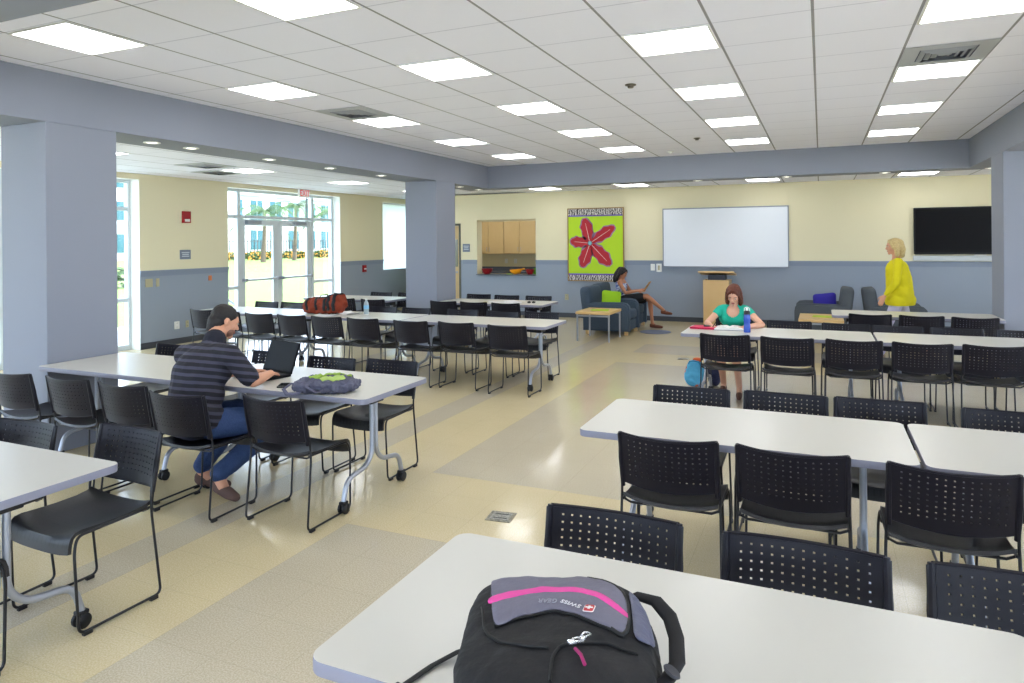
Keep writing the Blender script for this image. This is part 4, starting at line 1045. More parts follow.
def hair_cap(t, C, R, off, m, s=1.0, name='hair', vox=.006, extra=None, disp=(.012, .008), cut=None):
    P = lambda x, y, z: C + R @ Vector((x, y, z)) * s
    bm = BM(); superell(bm, P(0, -.018, .040), Vector((.081, .098, .086)) * s, 1, 24, 14, R)
    superell(bm, P(0, -.045, -.010), Vector((.074, .068, .080)) * s, 1, 20, 12, R)
    if extra: extra(bm, P)
    o = fuse(name, bm, m, vox, None, 2, .5, disp)
    b = BM(); b.from_mesh(o.data)
    for p, n in (cut or []):
        bmesh.ops.bisect_plane(b, geom=b.verts[:] + b.edges[:] + b.faces[:], plane_co=P(*p), plane_no=R @ Vector(n), clear_outer=True)
        bmesh.ops.holes_fill(b, edges=[e for e in b.edges if e.is_boundary])
    b.to_mesh(o.data); b.free(); o.data.transform(Matrix.Translation(-off)); o.parent = t; o.data.shade_smooth()
    return o
M_hair1 = mat('near_black_hair', (24, 17, 16), .55)
hair_cap(man, C, R, off, M_hair1, .93, extra=lambda bm, P: limb(bm, (P(0, -.055, -.02), .062), (P(0, -.055, -.075), .050)), cut=[((0, .070, .052), (0, .84, -.54)), ((0, .012, 0), (0, .9, -.9)), ((0, 0, -.105), (0, .1, -1))])
bm = BM(); superell(bm, C + R @ V3(0, .042, -.058), (.049, .047, .038), 1, 20, 12, R); b = None
clothe(man, off, 'stubble', bm, mat('beard_stubble', (120, 84, 70), .7), .006, 2)

# laptop and phone
t = thing('laptop', 'black laptop open in front of the man in the striped shirt', 'laptop', (-3.665, 3.80, .738), -.22)
bm = BM(); box(bm, -.175, .175, -.12, .12, 0, .018, bev=.004); obj('base', bm, mat('laptop_black', (17, 17, 19), .7, spec=.2), t)
bm = BM()
for r_ in range(5):
    for c_ in range(13): box(bm, -.156 + c_ * .0245, -.156 + c_ * .0245 + .019, .075 - r_ * .022, .075 - r_ * .022 + .017, .018, .0205)
o = obj('keyboard', bm, mat('key_grey', (60, 60, 62), .5), t); o['kind'] = 'stuff'
bm = BM(); box(bm, -.045, .045, -.10, -.045, .018, .0188); obj('touchpad', bm, mat('touchpad_grey', (70, 70, 74), .3), t)
M = Matrix.Translation((0, .118, .016)) @ Matrix.Rotation(math.radians(-20), 4, 'X')
bm = BM(); box(bm, -.175, .175, 0, .008, 0, .228, bev=.003, M=M); lid = obj('lid', bm, MATS['laptop_black'], t)
bm = BM(); box(bm, -.163, .163, -.0015, .0, .016, .222, M=M); obj('screen', bm, mat('dim_lcd', (18, 22, 27), .5, spec=.2), lid)
t = thing('phone', 'black mobile phone lying by the man\'s right elbow', 'phone', (-3.285, 3.60, .737), .5)
bm = BM(); box(bm, -.033, .033, -.06, .06, 0, .012, bev=.004); obj('casing', bm, M_nearblack, t)
bm = BM(); box(bm, -.029, .029, -.05, .05, .0118, .0126); obj('screen', bm, mat('phone_glass', (10, 10, 12), .08), t)

# --- the woman in teal, reading
J = dict(pel=V3(-.90, 8.13, .545), chest=V3(-.90, 8.08, .84), neck=V3(-.895, 8.04, .955), head=(V3(-.885, 7.985, 1.085), (-.06, -.80, -.60), (0, -.6, .8)),
         shl=V3(-1.035, 8.06, .905), shr=V3(-.755, 8.06, .905), ell=V3(-1.165, 7.92, .765), elr=V3(-.585, 7.90, .770), wrl=V3(-1.10, 7.72, .768), wrr=V3(-.75, 7.70, .762),
         handl=((.3, -.9, -.05), (-.3, .1, .95), -1), handr=((-.85, -.5, -.02), (.05, .1, 1), 1),
         hipl=V3(-.985, 8.08, .52), hipr=V3(-.815, 8.08, .52), knl=V3(-1.0, 7.70, .51), knr=V3(-.84, 7.68, .51), anl=V3(-1.0, 7.98, .09), anr=V3(-.815, 7.80, .10), toel=V3(-1.02, 7.80, .025), toer=V3(-.80, 7.60, .025))
J['handl'] = ((.35, -.9, -.05), (-.2, 0, .95), 1); J['handr'] = ((-.85, -.5, -.02), (0, 0, 1), -1)
wo, C, R, off = person('woman with auburn hair in a teal top reading a book at the right table', J, mat('fair_skin', (214, 162, 134), .5), .88, .93, .0068, 1, .8, .35)
add_face(wo, C, R, off, s=.93, lipc=(170, 76, 76), browc=(70, 36, 24))
bm = BM(); torso_shapes(bm, J['pel'], J['chest'], J['chest'].lerp(J['neck'], .45), J['shl'], J['shr'], 1.0, 1)
for q in (-1, 1): superell(bm, J['chest'] + V3(q * .062, -.062, -.02), (.062, .045, .060), 1, 16, 10)
for a in 'lr': limb(bm, (J['sh' + a], .052), (J['sh' + a].lerp(J['el' + a], .26), .052))
clothe(wo, off, 'teal_top', bm, mat('teal_jersey', (20, 168, 140), .8, bump=(25, .25)), .0068, 4, None, (), (J['neck'] + V3(0, -.085, -.045), (.068, .10, .072)))
bm = BM()
for a in 'lr': limb(bm, (J['hip' + a], .092), (J['hip' + a].lerp(J['kn' + a], .8), .078))
cone(bm, J['hipl'], .10, J['hipr'], .10); clothe(wo, off, 'shorts', bm, mat('dark_cotton', (40, 40, 50), .85), .009, 3)
M_aub = mat('auburn_hair', (78, 34, 20), .5, noise=(80, (104, 52, 30), .2))
def bob(bm, P):
    for q in (-1, 1):
        limb(bm, (P(q * .060, -.02, .05), .028), (P(q * .076, .0, -.03), .027), (P(q * .078, .02, -.11), .026), (P(q * .070, .035, -.15), .012))
        limb(bm, (P(q * .012, .055, .100), .010), (P(q * .050, .060, .062), .013), (P(q * .074, .045, .0), .016), (P(q * .078, .035, -.07), .018))
    limb(bm, (P(0, -.065, .03), .055), (P(0, -.075, -.05), .052), (P(0, -.07, -.12), .035))
hair_cap(wo, C, R, off, M_aub, .92, extra=bob, disp=(.012, .014), cut=[((0, .092, .05), (0, 1, -.25))])
shoes(wo, off, J, mat('brown_sandal', (96, 62, 48), .7), 'sandal', .82, .006)
# her book, pen, folder and bottle
t = thing('open_book', 'thick open book with white pages under the woman in teal', 'book', (-.90, 7.66, .738), .05)
for s in (-1, 1):
    prof = [(0, .004), (0, .020), (s * .03, .034), (s * .09, .030), (s * .145, .016), (s * .15, .004)]
    bm = BM(); prism(bm, prof, lambda u, v, k_: Vector((u, .105 if k_ else -.105, v))); pg = obj('page_block', bm, mat('book_paper', (236, 234, 228), .7), t, 30)
bm = BM(); box(bm, -.158, .158, -.11, .11, 0, .004); obj('book_cover', bm, mat('book_cover_blue', (60, 66, 96), .5), t)
for k_ in range(8):
    for s in (-1, 1):
        bm = BM(); box(bm, s * .075 - .05, s * .075 + .05, -.08 + k_ * .02, -.076 + k_ * .02, .0325, .0333); 
        if k_ % 2 == 0: obj('text_line', bm, mat('printed_grey', (150, 150, 150), .7), t)
        else: bm.free()
t = thing('folder', 'bright pink-red zipped folder at the left end of the teal woman\'s table', 'folder', (-1.155, 7.66, .737), -.12)
bm = BM(); box(bm, -.13, .13, -.10, .10, 0, .022, bev=.006); obj('cover', bm, mat('magenta_red_cover', (206, 20, 76), .45), t)
bm = BM(); box(bm, -.132, .132, -.102, .102, .009, .013); obj('zip_edge', bm, mat('dark_red_edge', (120, 14, 40), .5), t)
bm = BM(); box(bm, -.03, .05, -.035, .035, .022, .034, bev=.004); o = obj('phone', bm, M_nearblack); o.location = (-1.13, 7.67, .737); tag(o, 'small dark phone lying on the pink-red folder', 'phone')
bm = BM(); tube(bm, [(0, 0, 0), (.07, -.03, .11)], .0045, 8); tube(bm, [(0, 0, 0), (-.006, .003, -.01)], [.004, .0008], 8); o = obj('pen', bm, M_nearblack); o.location = (-1.06, 7.615, .765); tag(o, 'dark pen in the hand of the woman in teal', 'pen')
def blue_clear():
    m = mat('translucent_blue_plastic', (56, 96, 206), .15, trans=.35); return m
t = thing('sports_bottle', 'blue sports bottle with a black and white cap beside the open book', 'bottle', (-.70, 7.47, .737))
bm = BM(); lathe(bm, [(0, 0), (.030, 0), (.034, .006), (.034, .07), (.031, .085), (.031, .105), (.034, .12), (.034, .165), (.030, .185), (0, .185)], 24); obj('bottle_body', bm, blue_clear(), t, 50)
bm = BM(); lathe(bm, [(0, .185), (.031, .185), (.031, .215), (.022, .225), (0, .225)], 24); cp = obj('cap', bm, M_nearblack, t, 50)
bm = BM(); lathe(bm, [(0, .225), (.012, .225), (.012, .245), (.009, .252), (0, .252)], 16); obj('spout', bm, M_whitepl, cp, 50)
bm = BM(); tube(bm, rounded_path([(-.025, 0, .215), (-.025, 0, .25), (.0, 0, .262), (.025, 0, .25), (.025, 0, .215)], .01, 3), .004, 6); obj('carry_loop', bm, M_whitepl, cp, 50)

# --- the woman sitting in the charcoal armchair with a tablet
J = dict(pel=V3(-3.56, 13.30, .54), chest=V3(-3.58, 13.26, .80), neck=V3(-3.585, 13.25, .925), head=(V3(-3.555, 13.24, 1.055), (.88, -.18, -.42), (.4, 0, .9)),
         shl=V3(-3.575, 13.42, .875), shr=V3(-3.565, 13.09, .875), ell=V3(-3.44, 13.44, .68), elr=V3(-3.44, 13.04, .685), wrl=V3(-3.24, 13.34, .72), wrr=V3(-3.22, 13.12, .72),
         handl=((.95, -.1, .3), (-.2, .6, .7), -1), handr=((.95, .1, .3), (-.2, -.6, .7), 1),
         hipl=V3(-3.52, 13.38, .53), hipr=V3(-3.52, 13.22, .54), knl=V3(-3.04, 13.34, .56), knr=V3(-3.06, 13.18, .62), anl=V3(-2.98, 13.28, .10), anr=V3(-2.76, 13.24, .36), toel=V3(-2.80, 13.24, .03), toer=V3(-2.60, 13.16, .30))
w2, C, R, off = person('dark-haired woman with crossed legs reading a tablet in a charcoal armchair', J, M_skin2, .88, .93, .0085, 1, .7, .7)
add_face(w2, C, R, off, s=.93, browc=(30, 20, 18))
bm = BM(); torso_shapes(bm, J['pel'], J['chest'], J['chest'].lerp(J['neck'], .2), J['chest'].lerp(J['shl'], .75), J['chest'].lerp(J['shr'], .75), .98, 1)
clothe(w2, off, 'tank_top', bm, mat('white_blue_print', (214, 220, 232), .8, noise=(26, (60, 84, 150), .06)), .008, 3, None, [(J['neck'] + V3(0, 0, -.05), Vector((.2, 0, 1)))])
bm = BM()
for a in 'lr': limb(bm, (J['hip' + a], .095), (J['hip' + a].lerp(J['kn' + a], .75), .082))
cone(bm, J['hipl'], .10, J['hipr'], .10); clothe(w2, off, 'shorts', bm, mat('black_cotton', (26, 26, 30), .85), .009, 3)
def longhair(bm, P):
    for q in (-1, 1): limb(bm, (P(q * .06, -.03, .05), .036), (P(q * .078, -.02, -.04), .034), (P(q * .07, -.03, -.14), .034), (P(q * .06, -.03, -.20), .018))
    limb(bm, (P(0, -.07, .04), .065), (P(0, -.09, -.06), .062), (P(0, -.09, -.16), .055), (P(0, -.08, -.22), .03))
    for q in (-1, 1): limb(bm, (P(q * .01, .060, .092), .018), (P(q * .056, .058, .055), .020), (P(q * .074, .03, -.01), .018))
hair_cap(w2, C, R, off, M_hair1, .95, extra=longhair, disp=(.02, .014), cut=[((0, .098, .04), (0, 1, -.1))])
shoes(w2, off, J, mat('brown_leather_sandal', (110, 62, 44), .6), 'sandal', .85, .006)
t = thing('tablet', 'tablet in a tan cover held by the woman in the armchair', 'tablet', (-3.07, 13.22, .80), 0)
M = Matrix.Rotation(math.radians(35), 4, 'Y')
bm = BM(); box(bm, -.005, .005, -.09, .09, -.12, .12, bev=.003, M=M); obj('cover', bm, mat('tan_leather', (186, 140, 84), .6), t)
bm = BM(); box(bm, -.0065, -.005, -.08, .08, -.11, .11, M=M); obj('screen', bm, mat('pale_screen', (200, 206, 210), .2), t)

# --- the woman in yellow, walking to the left behind the far right table
J = dict(pel=V3(0.990, 10.96, .93), chest=V3(0.965, 10.95, 1.25), neck=V3(0.950, 10.95, 1.42), head=(V3(0.925, 10.945, 1.575), (-.97, -.15, -.12), (-.1, 0, 1)),
         shl=V3(0.965, 10.79, 1.36), shr=V3(0.965, 11.11, 1.36), ell=V3(0.930, 10.74, 1.08), elr=V3(1.090, 11.16, 1.09), wrl=V3(0.790, 10.76, .90), wrr=V3(1.060, 11.15, .84),
         handl=((-.45, .0, -.9), (-.3, -.9, .1), 1), handr=((.0, 0, -1), (0, .95, 0), 1),
         hipl=V3(0.990, 10.87, .90), hipr=V3(0.990, 11.05, .90), knl=V3(0.830, 10.87, .50), knr=V3(1.090, 11.04, .49), anl=V3(0.750, 10.88, .085), anr=V3(1.330, 11.04, .15), toel=V3(0.550, 10.87, .03), toer=V3(1.180, 11.04, .03))
w3_, C, R, off = person('blonde woman in a long yellow cardigan walking before the armchairs', J, M_skin, .92, .95, .009, 1, .4, .4)
add_face(w3_, C, R, off, s=.95, browc=(120, 86, 52))
bm = BM(); torso_shapes(bm, J['pel'], J['chest'], J['chest'].lerp(J['neck'], .5), J['shl'], J['shr'], 1.04, 1)
limb(bm, (J['chest'], .15), (J['pel'] + V3(.0, 0, .08), .17), (J['pel'] + V3(.0, 0, -.10), .185)); cone(bm, J['pel'] + V3(-.02, -.06, -.11), .16, J['pel'] + V3(.04, .08, -.11), .17)
for a in 'lr': limb(bm, (J['sh' + a], .060), (J['el' + a], .050), (J['el' + a].lerp(J['wr' + a], .8), .038))
superell(bm, J['pel'] + V3(.01, 0, -.02), (.15, .205, .18), .9, 24, 14)
clothe(w3_, off, 'yellow_cardigan', bm, mat('yellow_knit', (214, 200, 10), .8, bump=(20, .3)), .009, 5, (.10, .02), [(V3(0, 0, .765), Vector((0, 0, -1)))])
bm = BM()
for a in 'lr': limb(bm, (J['hip' + a], .090), (J['kn' + a], .066), (J['an' + a] + V3(0, 0, .03), .052))
cone(bm, J['hipl'], .095, J['hipr'], .095)
clothe(w3_, off, 'trousers', bm, mat('pale_lilac_cotton', (196, 190, 214), .8), .009, 3, (.06, .01))
M_blond = mat('blonde_hair', (206, 184, 130), .5, noise=(70, (180, 152, 96), .2))
def bob2(bm, P):
    for q in (-1, 1): limb(bm, (P(q * .062, -.02, .05), .034), (P(q * .080, -.01, -.03), .034), (P(q * .074, -.01, -.12), .03))
    limb(bm, (P(0, -.07, .04), .062), (P(0, -.085, -.05), .06), (P(0, -.08, -.13), .045))
    for q in (-1, 1): limb(bm, (P(q * .014, .055, .098), .012), (P(q * .052, .056, .06), .014), (P(q * .076, .03, -.02), .018))
hair_cap(w3_, C, R, off, M_blond, .96, extra=bob2, cut=[((0, .098, .04), (0, 1, -.1))])
shoes(w3_, off, J, mat('beige_flats', (150, 130, 110), .6), 'shoe', .88, .006)

# ------------------------------------------------------------------ bags, bottles, papers
def surf_patch(name, target, poly, m, parent, lift=.0025, step=.012, thick=.002):
    """cloth panel laid over a bag from above: poly in the bag's own x,y"""
    bvh = BVHTree.FromPolygons([v.co.copy() for v in target.data.vertices], [tuple(p.vertices) for p in target.data.polygons])
    bm = BM(); f = bm.faces.new([bm.verts.new((x, y, 0)) for x, y in poly])
    x0, x1 = min(p[0] for p in poly), max(p[0] for p in poly); y0, y1 = min(p[1] for p in poly), max(p[1] for p in poly)
    x = x0 + step
    while x < x1: bmesh.ops.bisect_plane(bm, geom=bm.verts[:] + bm.edges[:] + bm.faces[:], plane_co=(x, 0, 0), plane_no=(1, 0, 0)); x += step
    y = y0 + step
    while y < y1: bmesh.ops.bisect_plane(bm, geom=bm.verts[:] + bm.edges[:] + bm.faces[:], plane_co=(0, y, 0), plane_no=(0, 1, 0)); y += step
    for v in bm.verts:
        h = bvh.ray_cast(Vector((v.co.x, v.co.y, 2)), Vector((0, 0, -1)))
        if h[0] is not None: v.co = h[0] + h[1] * lift
        else:
            n = bvh.find_nearest(Vector((v.co.x, v.co.y, .05))); v.co = n[0] + n[1] * lift
    o = obj(name, bm, m, parent, 0, False); s_ = o.modifiers.new('s', 'SOLIDIFY'); s_.thickness = thick; s_.offset = -1; o.data.shade_smooth()
    return o, bvh
def smooth_poly(pts, n=6):
    P = [Vector((p[0], p[1], 0)) for p in pts]; out = []; L_ = len(P)
    for i in range(L_):
        a, b, c, d = P[i - 1], P[i], P[(i + 1) % L_], P[(i + 2) % L_]
        for k_ in range(n):
            t_ = k_ / n; q = .5 * ((2 * b) + (-a + c) * t_ + (2 * a - 5 * b + 4 * c - d) * t_ ** 2 + (-a + 3 * b - 3 * c + d) * t_ ** 3); out.append((q.x, q.y))
    return out
# the big backpack on the foreground table; own axes, origin at table height
big = thing('backpack', 'large black and grey backpack with a pink stripe lying on the foreground table', 'backpack', (-.51, 1.38, .7372), .33)
bm = BM()
superell(bm, (-.01, -.03, .084), (.200, .235, .084), .5, 40, 22)
superell(bm, (-.10, -.03, .080), (.100, .225, .080), .75, 30, 18)
superell(bm, (.04, -.03, .100), (.135, .205, .075), .75, 30, 18)
superell(bm, (.14, .0, .065), (.068, .19, .065), .8, 30, 18)
superell(bm, (-.01, -.17, .100), (.170, .12, .078), .75, 30, 18)
M_nyl = mat('black_nylon', (19, 19, 23), .75, bump=(45, .35)); M_gny = mat('grey_ripstop', (108, 106, 124), .6, bump=(50, .35))
body = fuse('bag_body', bm, M_nyl, .006, big, 4, .5, (.07, .012))
gp = [(-.160, .165), (-.10, .18), (.0, .182), (.07, .168), (.118, .125), (.140, .06), (.138, -.02), (.122, -.075), (.075, -.06), (.03, -.028), (-.03, -.012), (-.085, -.03), (-.130, -.062), (-.152, .05)]
g1, bvh = surf_patch('front_panel', body, smooth_poly(gp, 5), M_gny, big, .004, .009)
pk = [(-.150, .022), (-.09, .052), (-.03, .067), (.03, .062), (.09, .030), (.138, -.012), (.139, .014), (.09, .058), (.03, .089), (-.03, .094), (-.09, .080), (-.152, .052)]
surf_patch('pink_stripe', body, smooth_poly(pk, 4), mat('pink_webbing', (226, 70, 160), .6), big, .0065, .009)
def on_bag(x, y, up=.006):
    h = bvh.ray_cast(Vector((x, y, 2)), Vector((0, 0, -1)));  return (h[0] + h[1] * up, h[1]) if h[0] is not None else (Vector((x, y, .1)), Vector((0, 0, 1)))
def piping(pts, r, m, name, up=.003):
    P = [Vector((p[0], p[1], 0)) for p in pts]; P = [2 * P[0] - P[1]] + P + [2 * P[-1] - P[-2]]; out = []
    for i in range(1, len(P) - 2):
        a, b, c, d = P[i - 1:i + 3]
        for k_ in range(8):
            t_ = k_ / 8; q = .5 * ((2 * b) + (-a + c) * t_ + (2 * a - 5 * b + 4 * c - d) * t_ ** 2 + (-a + 3 * b - 3 * c + d) * t_ ** 3); out.append(on_bag(q.x, q.y, up)[0])
    out.append(on_bag(pts[-1][0], pts[-1][1], up)[0])
    bm = BM(); tube(bm, out, r, 7); return obj(name, bm, m, big, 60)
M_pipe = mat('black_piping', (12, 12, 14), .6)
piping([(.06, .171), (.118, .128), (.142, .06), (.140, -.02), (.124, -.078), (.10, -.072)], .005, M_pipe, 'piping')
piping([(-.133, -.065), (-.085, -.034), (-.03, -.016), (.03, -.032), (.075, -.064), (.122, -.079)], .0025, M_pipe, 'seam')
piping([(-.161, .165), (-.153, .05), (-.132, -.062)], .0025, M_pipe, 'seam')
g2, _ = surf_patch('side_pocket', body, smooth_poly([(.150, .11), (.178, .06), (.188, -.01), (.178, -.07), (.148, -.075), (.150, .02)], 4), mat('grey_mesh_pocket', (92, 94, 118), .45, bump=(26, .8)), big, .005, .009)
def lay(n):
    x = (Vector((1, 0, 0)) - n * n.x).normalized(); return Matrix((x, n.cross(x), n)).transposed().to_4x4()
p, n = on_bag(.060, -.012, .0075); Mx = Matrix.Translation(p) @ lay(n) @ Matrix.Rotation(-.2, 4, 'Z')
def rrect(w, h, r):
    return [(sx * (w - r) + r * math.cos(a), sy * (h - r) + r * math.sin(a)) for sx, sy, a0 in ((1, 1, 0), (-1, 1, 90), (-1, -1, 180), (1, -1, 270)) for a in [math.radians(a0 + 22.5 * k_) for k_ in range(5)]]
for nm, w, r_, z, col in (('emblem_rim', .0135, .005, 0, (236, 236, 236)), ('emblem', .0115, .004, .0012, (196, 20, 34))):
    bm = BM(); prism(bm, rrect(w * .85, w * 1.35, r_), lambda u, v, k_: Mx @ Vector((u, v, z + (.001 if k_ else 0)))); e_ = obj(nm, bm, mat(nm + '_mat', col, .4), big)
bm = BM()
for a, b in ((.0024, .0078), (.0078, .0024)): prism(bm, [(-a, -b), (a, -b), (a, b), (-a, b)], lambda u, v, k_: Mx @ Vector((u, v, .0024 + (.0008 if k_ else 0) + (.0001 if a > b else 0))))
obj('emblem_cross', bm, mat('emblem_white', (240, 240, 240), .4), big)
for txt, x, y, rr, col in (('SWISS', .021, .004, -.40, (222, 222, 226)), ('GEAR', -.027, .018, -.18, (150, 150, 162))):
    p, n = on_bag(x, y, .0085); text_mesh('wordmark', txt, .020, Matrix.Translation(p) @ lay(n) @ Matrix.Rotation(PI + rr, 4, 'Z'), mat('wordmark_%d' % col[0], col, .5), big, .0006, squash=.85)
M_chr = mat('chrome_zip', (220, 220, 224), .2, metal=.8)
for x, y, a in ((.022, -.150, .3), (.044, -.128, -.1)):
    p, n = on_bag(x, y, .008); R_ = n.to_track_quat('Z', 'Y').to_matrix().to_4x4(); Mz = Matrix.Translation(p) @ R_ @ Matrix.Rotation(a, 4, 'Z')
    bm = BM(); box(bm, -.006, .006, -.008, .008, 0, .006, bev=.002, M=Mz); tube(bm, [Mz @ Vector(q) for q in ((-.005, -.004, .006), (-.007, -.022, .005), (0, -.028, .004), (.007, -.022, .005), (.005, -.004, .006))], .0019, 6)
    obj('zip_pull', bm, M_chr, big, 40)
bm = BM(); q0 = on_bag(.030, -.165, .008)[0]; q1 = on_bag(.046, -.205, .010)[0]; tube(bm, [q0, (q0 + q1) / 2 + V3(.002, 0, .003), q1], .0035, 7); obj('pull_cord', bm, mat('magenta_cord', (150, 20, 90), .5), big, 60)
piping([(.0, -.155), (.04, -.13), (.09, -.115), (.15, -.125)], .003, M_pipe, 'zip_track')
piping([(.0, -.155), (-.012, -.19), (-.014, -.24)], .003, M_pipe, 'zip_track')
piping([(-.17, .02), (-.145, -.09), (-.09, -.14), (-.02, -.155)], .003, M_pipe, 'zip_track')
bm = BM(); hp = [(.13, .17, .10), (.175, .175, .118), (.215, .14, .125), (.238, .08, .122), (.242, .01, .116), (.232, -.07, .112), (.205, -.13, .115), (.165, -.17, .12)]
tube(bm, [Vector(q) for q in hp], [.012, .014, .016, .017, .017, .017, .016, .012], 10, flat=.5); obj('carry_handle', bm, mat('padded_mesh_black', (17, 17, 21), .8), big, 60)
bm = BM(); lathe(bm, [(0, 0), (.016, 0), (.018, .003), (.016, .006), (.007, .004), (0, .004)], 20, Matrix.Translation((.212, -.13, .128)) @ Matrix.Rotation(.5, 4, 'Y')); obj('strap_eyelet', bm, mat('grey_rubber', (52, 52, 58), .5), big, 40)
bm = BM(); tube(bm, [(-.17, .11, .03), (-.24, .10, .012), (-.29, .06, .0035), (-.345, -.025, .0035)], .010, 8, flat=.22, up=(0, 0, 1)); box(bm, -.014, .014, -.022, .022, .0, .008, bev=.002, M=Matrix.Translation((-.352, -.035, .0015)) @ Matrix.Rotation(-.6, 4, 'Z'))
obj('strap', bm, mat('black_webbing', (18, 18, 20), .75), big, 50)
# small green and grey backpack by the laptop
t = thing('backpack', 'small crumpled grey and lime green backpack on the laptop table', 'backpack', (-2.91, 3.585, .7372), .30)
bm = BM(); superell(bm, (0, 0, .045), (.20, .12, .045), .7, 32, 16); superell(bm, (.05, .02, .06), (.13, .09, .04), .9, 26, 14); superell(bm, (-.12, -.03, .04), (.09, .10, .04), .9, 26, 14)
b2 = fuse('bag_body', bm, mat('slate_grey_nylon', (84, 84, 102), .7, bump=(40, .3)), .006, t, 2, .5, (.035, .05))
M_gr = mat('lime_green_nylon', (132, 164, 44), .6, bump=(40, .3))
surf_patch('green_panel', b2, smooth_poly([(-.13, .02), (-.06, .085), (.04, .09), (.07, .04), (.0, .01), (-.04, -.04), (-.10, -.045)], 4), M_gr, t, .004)
surf_patch('green_panel', b2, smooth_poly([(.05, .075), (.12, .07), (.15, .03), (.12, .02), (.08, .045)], 4), M_gr, t, .004)
surf_patch('green_panel', b2, smooth_poly([(-.06, -.05), (.04, -.015), (.13, -.02), (.10, -.06), (.0, -.08)], 4), mat('pale_lime_nylon', (164, 186, 96), .6), t, .004)
bm = BM(); tube(bm, [(-.15, -.05, .05), (-.21, -.07, .06), (-.25, -.10, .03), (-.21, -.14, .008), (-.15, -.13, .01), (-.12, -.10, .03)], .014, 8, flat=.4); tube(bm, [(-.12, -.09, .04), (-.08, -.13, .05), (-.02, -.14, .02), (.02, -.12, .03)], .012, 8, flat=.4)
obj('shoulder_strap', bm, mat('grey_strap', (84, 84, 104), .7), t, 60)
# orange duffel
t = thing('duffel_bag', 'orange duffel bag with black straps on the left middle table', 'bag', (-6.15, 7.56, .7372), .12)
def duf(p):
    p = Vector(p); k_ = p.x / .30
    p.z = p.z * (1 - .10 * math.cos(k_ * 7)) ; return p
bm = BM(); superell(bm, (-.05, 0, .105), (.27, .13, .105), .55, 36, 20); superell(bm, (.17, 0, .135), (.12, .13, .130), .75, 30, 18); superell(bm, (-.27, 0, .09), (.06, .10, .085), .9, 24, 14)
b3 = fuse('bag_body', bm, mat('burnt_orange_canvas', (132, 48, 20), .8, bump=(18, .8)), .009, t, 3, .5, (.06, .06))
for x, w in ((-.24, .022), (-.10, .02), (.03, .024), (.13, .026), (.22, .026)):
    bm = BM(); bb = BVHTree.FromPolygons([v.co.copy() for v in b3.data.vertices], [tuple(p_.vertices) for p_ in b3.data.polygons]); pts = []
    for k_ in range(25):
        a = PI * (-.12 + 1.24 * k_ / 24); o_ = Vector((x + .05 * math.cos(a * 1) * (1 if x < .1 else -1) * .5, 0, .10)); d_ = Vector((0, -math.cos(a), math.sin(a)))
        h = bb.ray_cast(o_ + d_ * .5, -d_)
        if h[0] is not None: pts.append(h[0] + d_ * .004)
    tube(bm, pts, w, 8, flat=.25, up=(0, -1, 0)); obj('strap', bm, mat('black_canvas_strap', (26, 24, 24), .8), t, 60)
bm = BM(); tube(bm, [(-.30, 0, .15), (-.2, -.02, .205), (-.05, -.02, .215), (.1, -.02, .235), (.22, 0, .27)], .012, 8, flat=.6); obj('zip_flap', bm, MATS['black_canvas_strap'], t, 60)
bm = BM(); tube(bm, [(-.06, -.10, .18), (-.03, -.07, .25), (.05, -.05, .26), (.10, -.08, .20)], .010, 8, flat=.5); obj('carry_handle', bm, MATS['black_canvas_strap'], t, 60)
# blue and orange bag on the floor at the end of the reading woman's table
t = thing('tote_bag', 'light blue bag with orange pattern on the floor beside the woman in teal', 'bag', (-1.33, 8.14, 0), -.1)
bm = BM(); superell(bm, (0, 0, .155), (.125, .08, .155), .7, 32, 18, fn=lambda p: Vector((p.x * (1 - .25 * max(p.z, 0) / .155), p.y * (1 - .35 * max(p.z, 0) / .155), p.z)))
M_bo = mat('blue_orange_print', (84, 168, 206), .8, noise=(7, (206, 98, 48), .035)); rr_ = [n_ for n_ in M_bo.node_tree.nodes if n_.type == 'VALTORGB'][0]; rr_.color_ramp.elements[1].position = .64; rr_.color_ramp.elements[0].position = .60
b4 = fuse('bag_body', bm, mat('blue_orange_print', (84, 168, 206), .8, noise=(7, (206, 98, 48), .035)), .008, t, 3, .5, (.07, .02))
bm = BM(); superell(bm, (0.02, 0, .31), (.05, .04, .028), .8, 20, 12); obj('orange_lining', bm, mat('orange_cloth', (206, 92, 44), .8), t, 60)
bm = BM(); tube(bm, [(-.07, -.04, .27), (-.05, -.06, .30), (0, -.07, .31), (.05, -.06, .30), (.07, -.04, .26)], .009, 8); obj('carry_handle', bm, mat('blue_cloth', (70, 150, 190), .8), t, 60)
t = thing('shoulder_bag', 'dark navy bag on the floor right of the light blue bag', 'bag', (-1.14, 8.27, 0), .2)
bm = BM(); superell(bm, (0, 0, .12), (.07, .07, .12), .7, 28, 16); fuse('bag_body', bm, mat('navy_canvas', (40, 44, 74), .8), .008, t, 3, .5, (.07, .02))
bm = BM(); tube(bm, [(-.04, 0, .22), (-.03, 0, .30), (.03, 0, .30), (.04, 0, .22)], .007, 8); obj('carry_handle', bm, mat('navy_strap', (30, 32, 54), .8), t, 60)
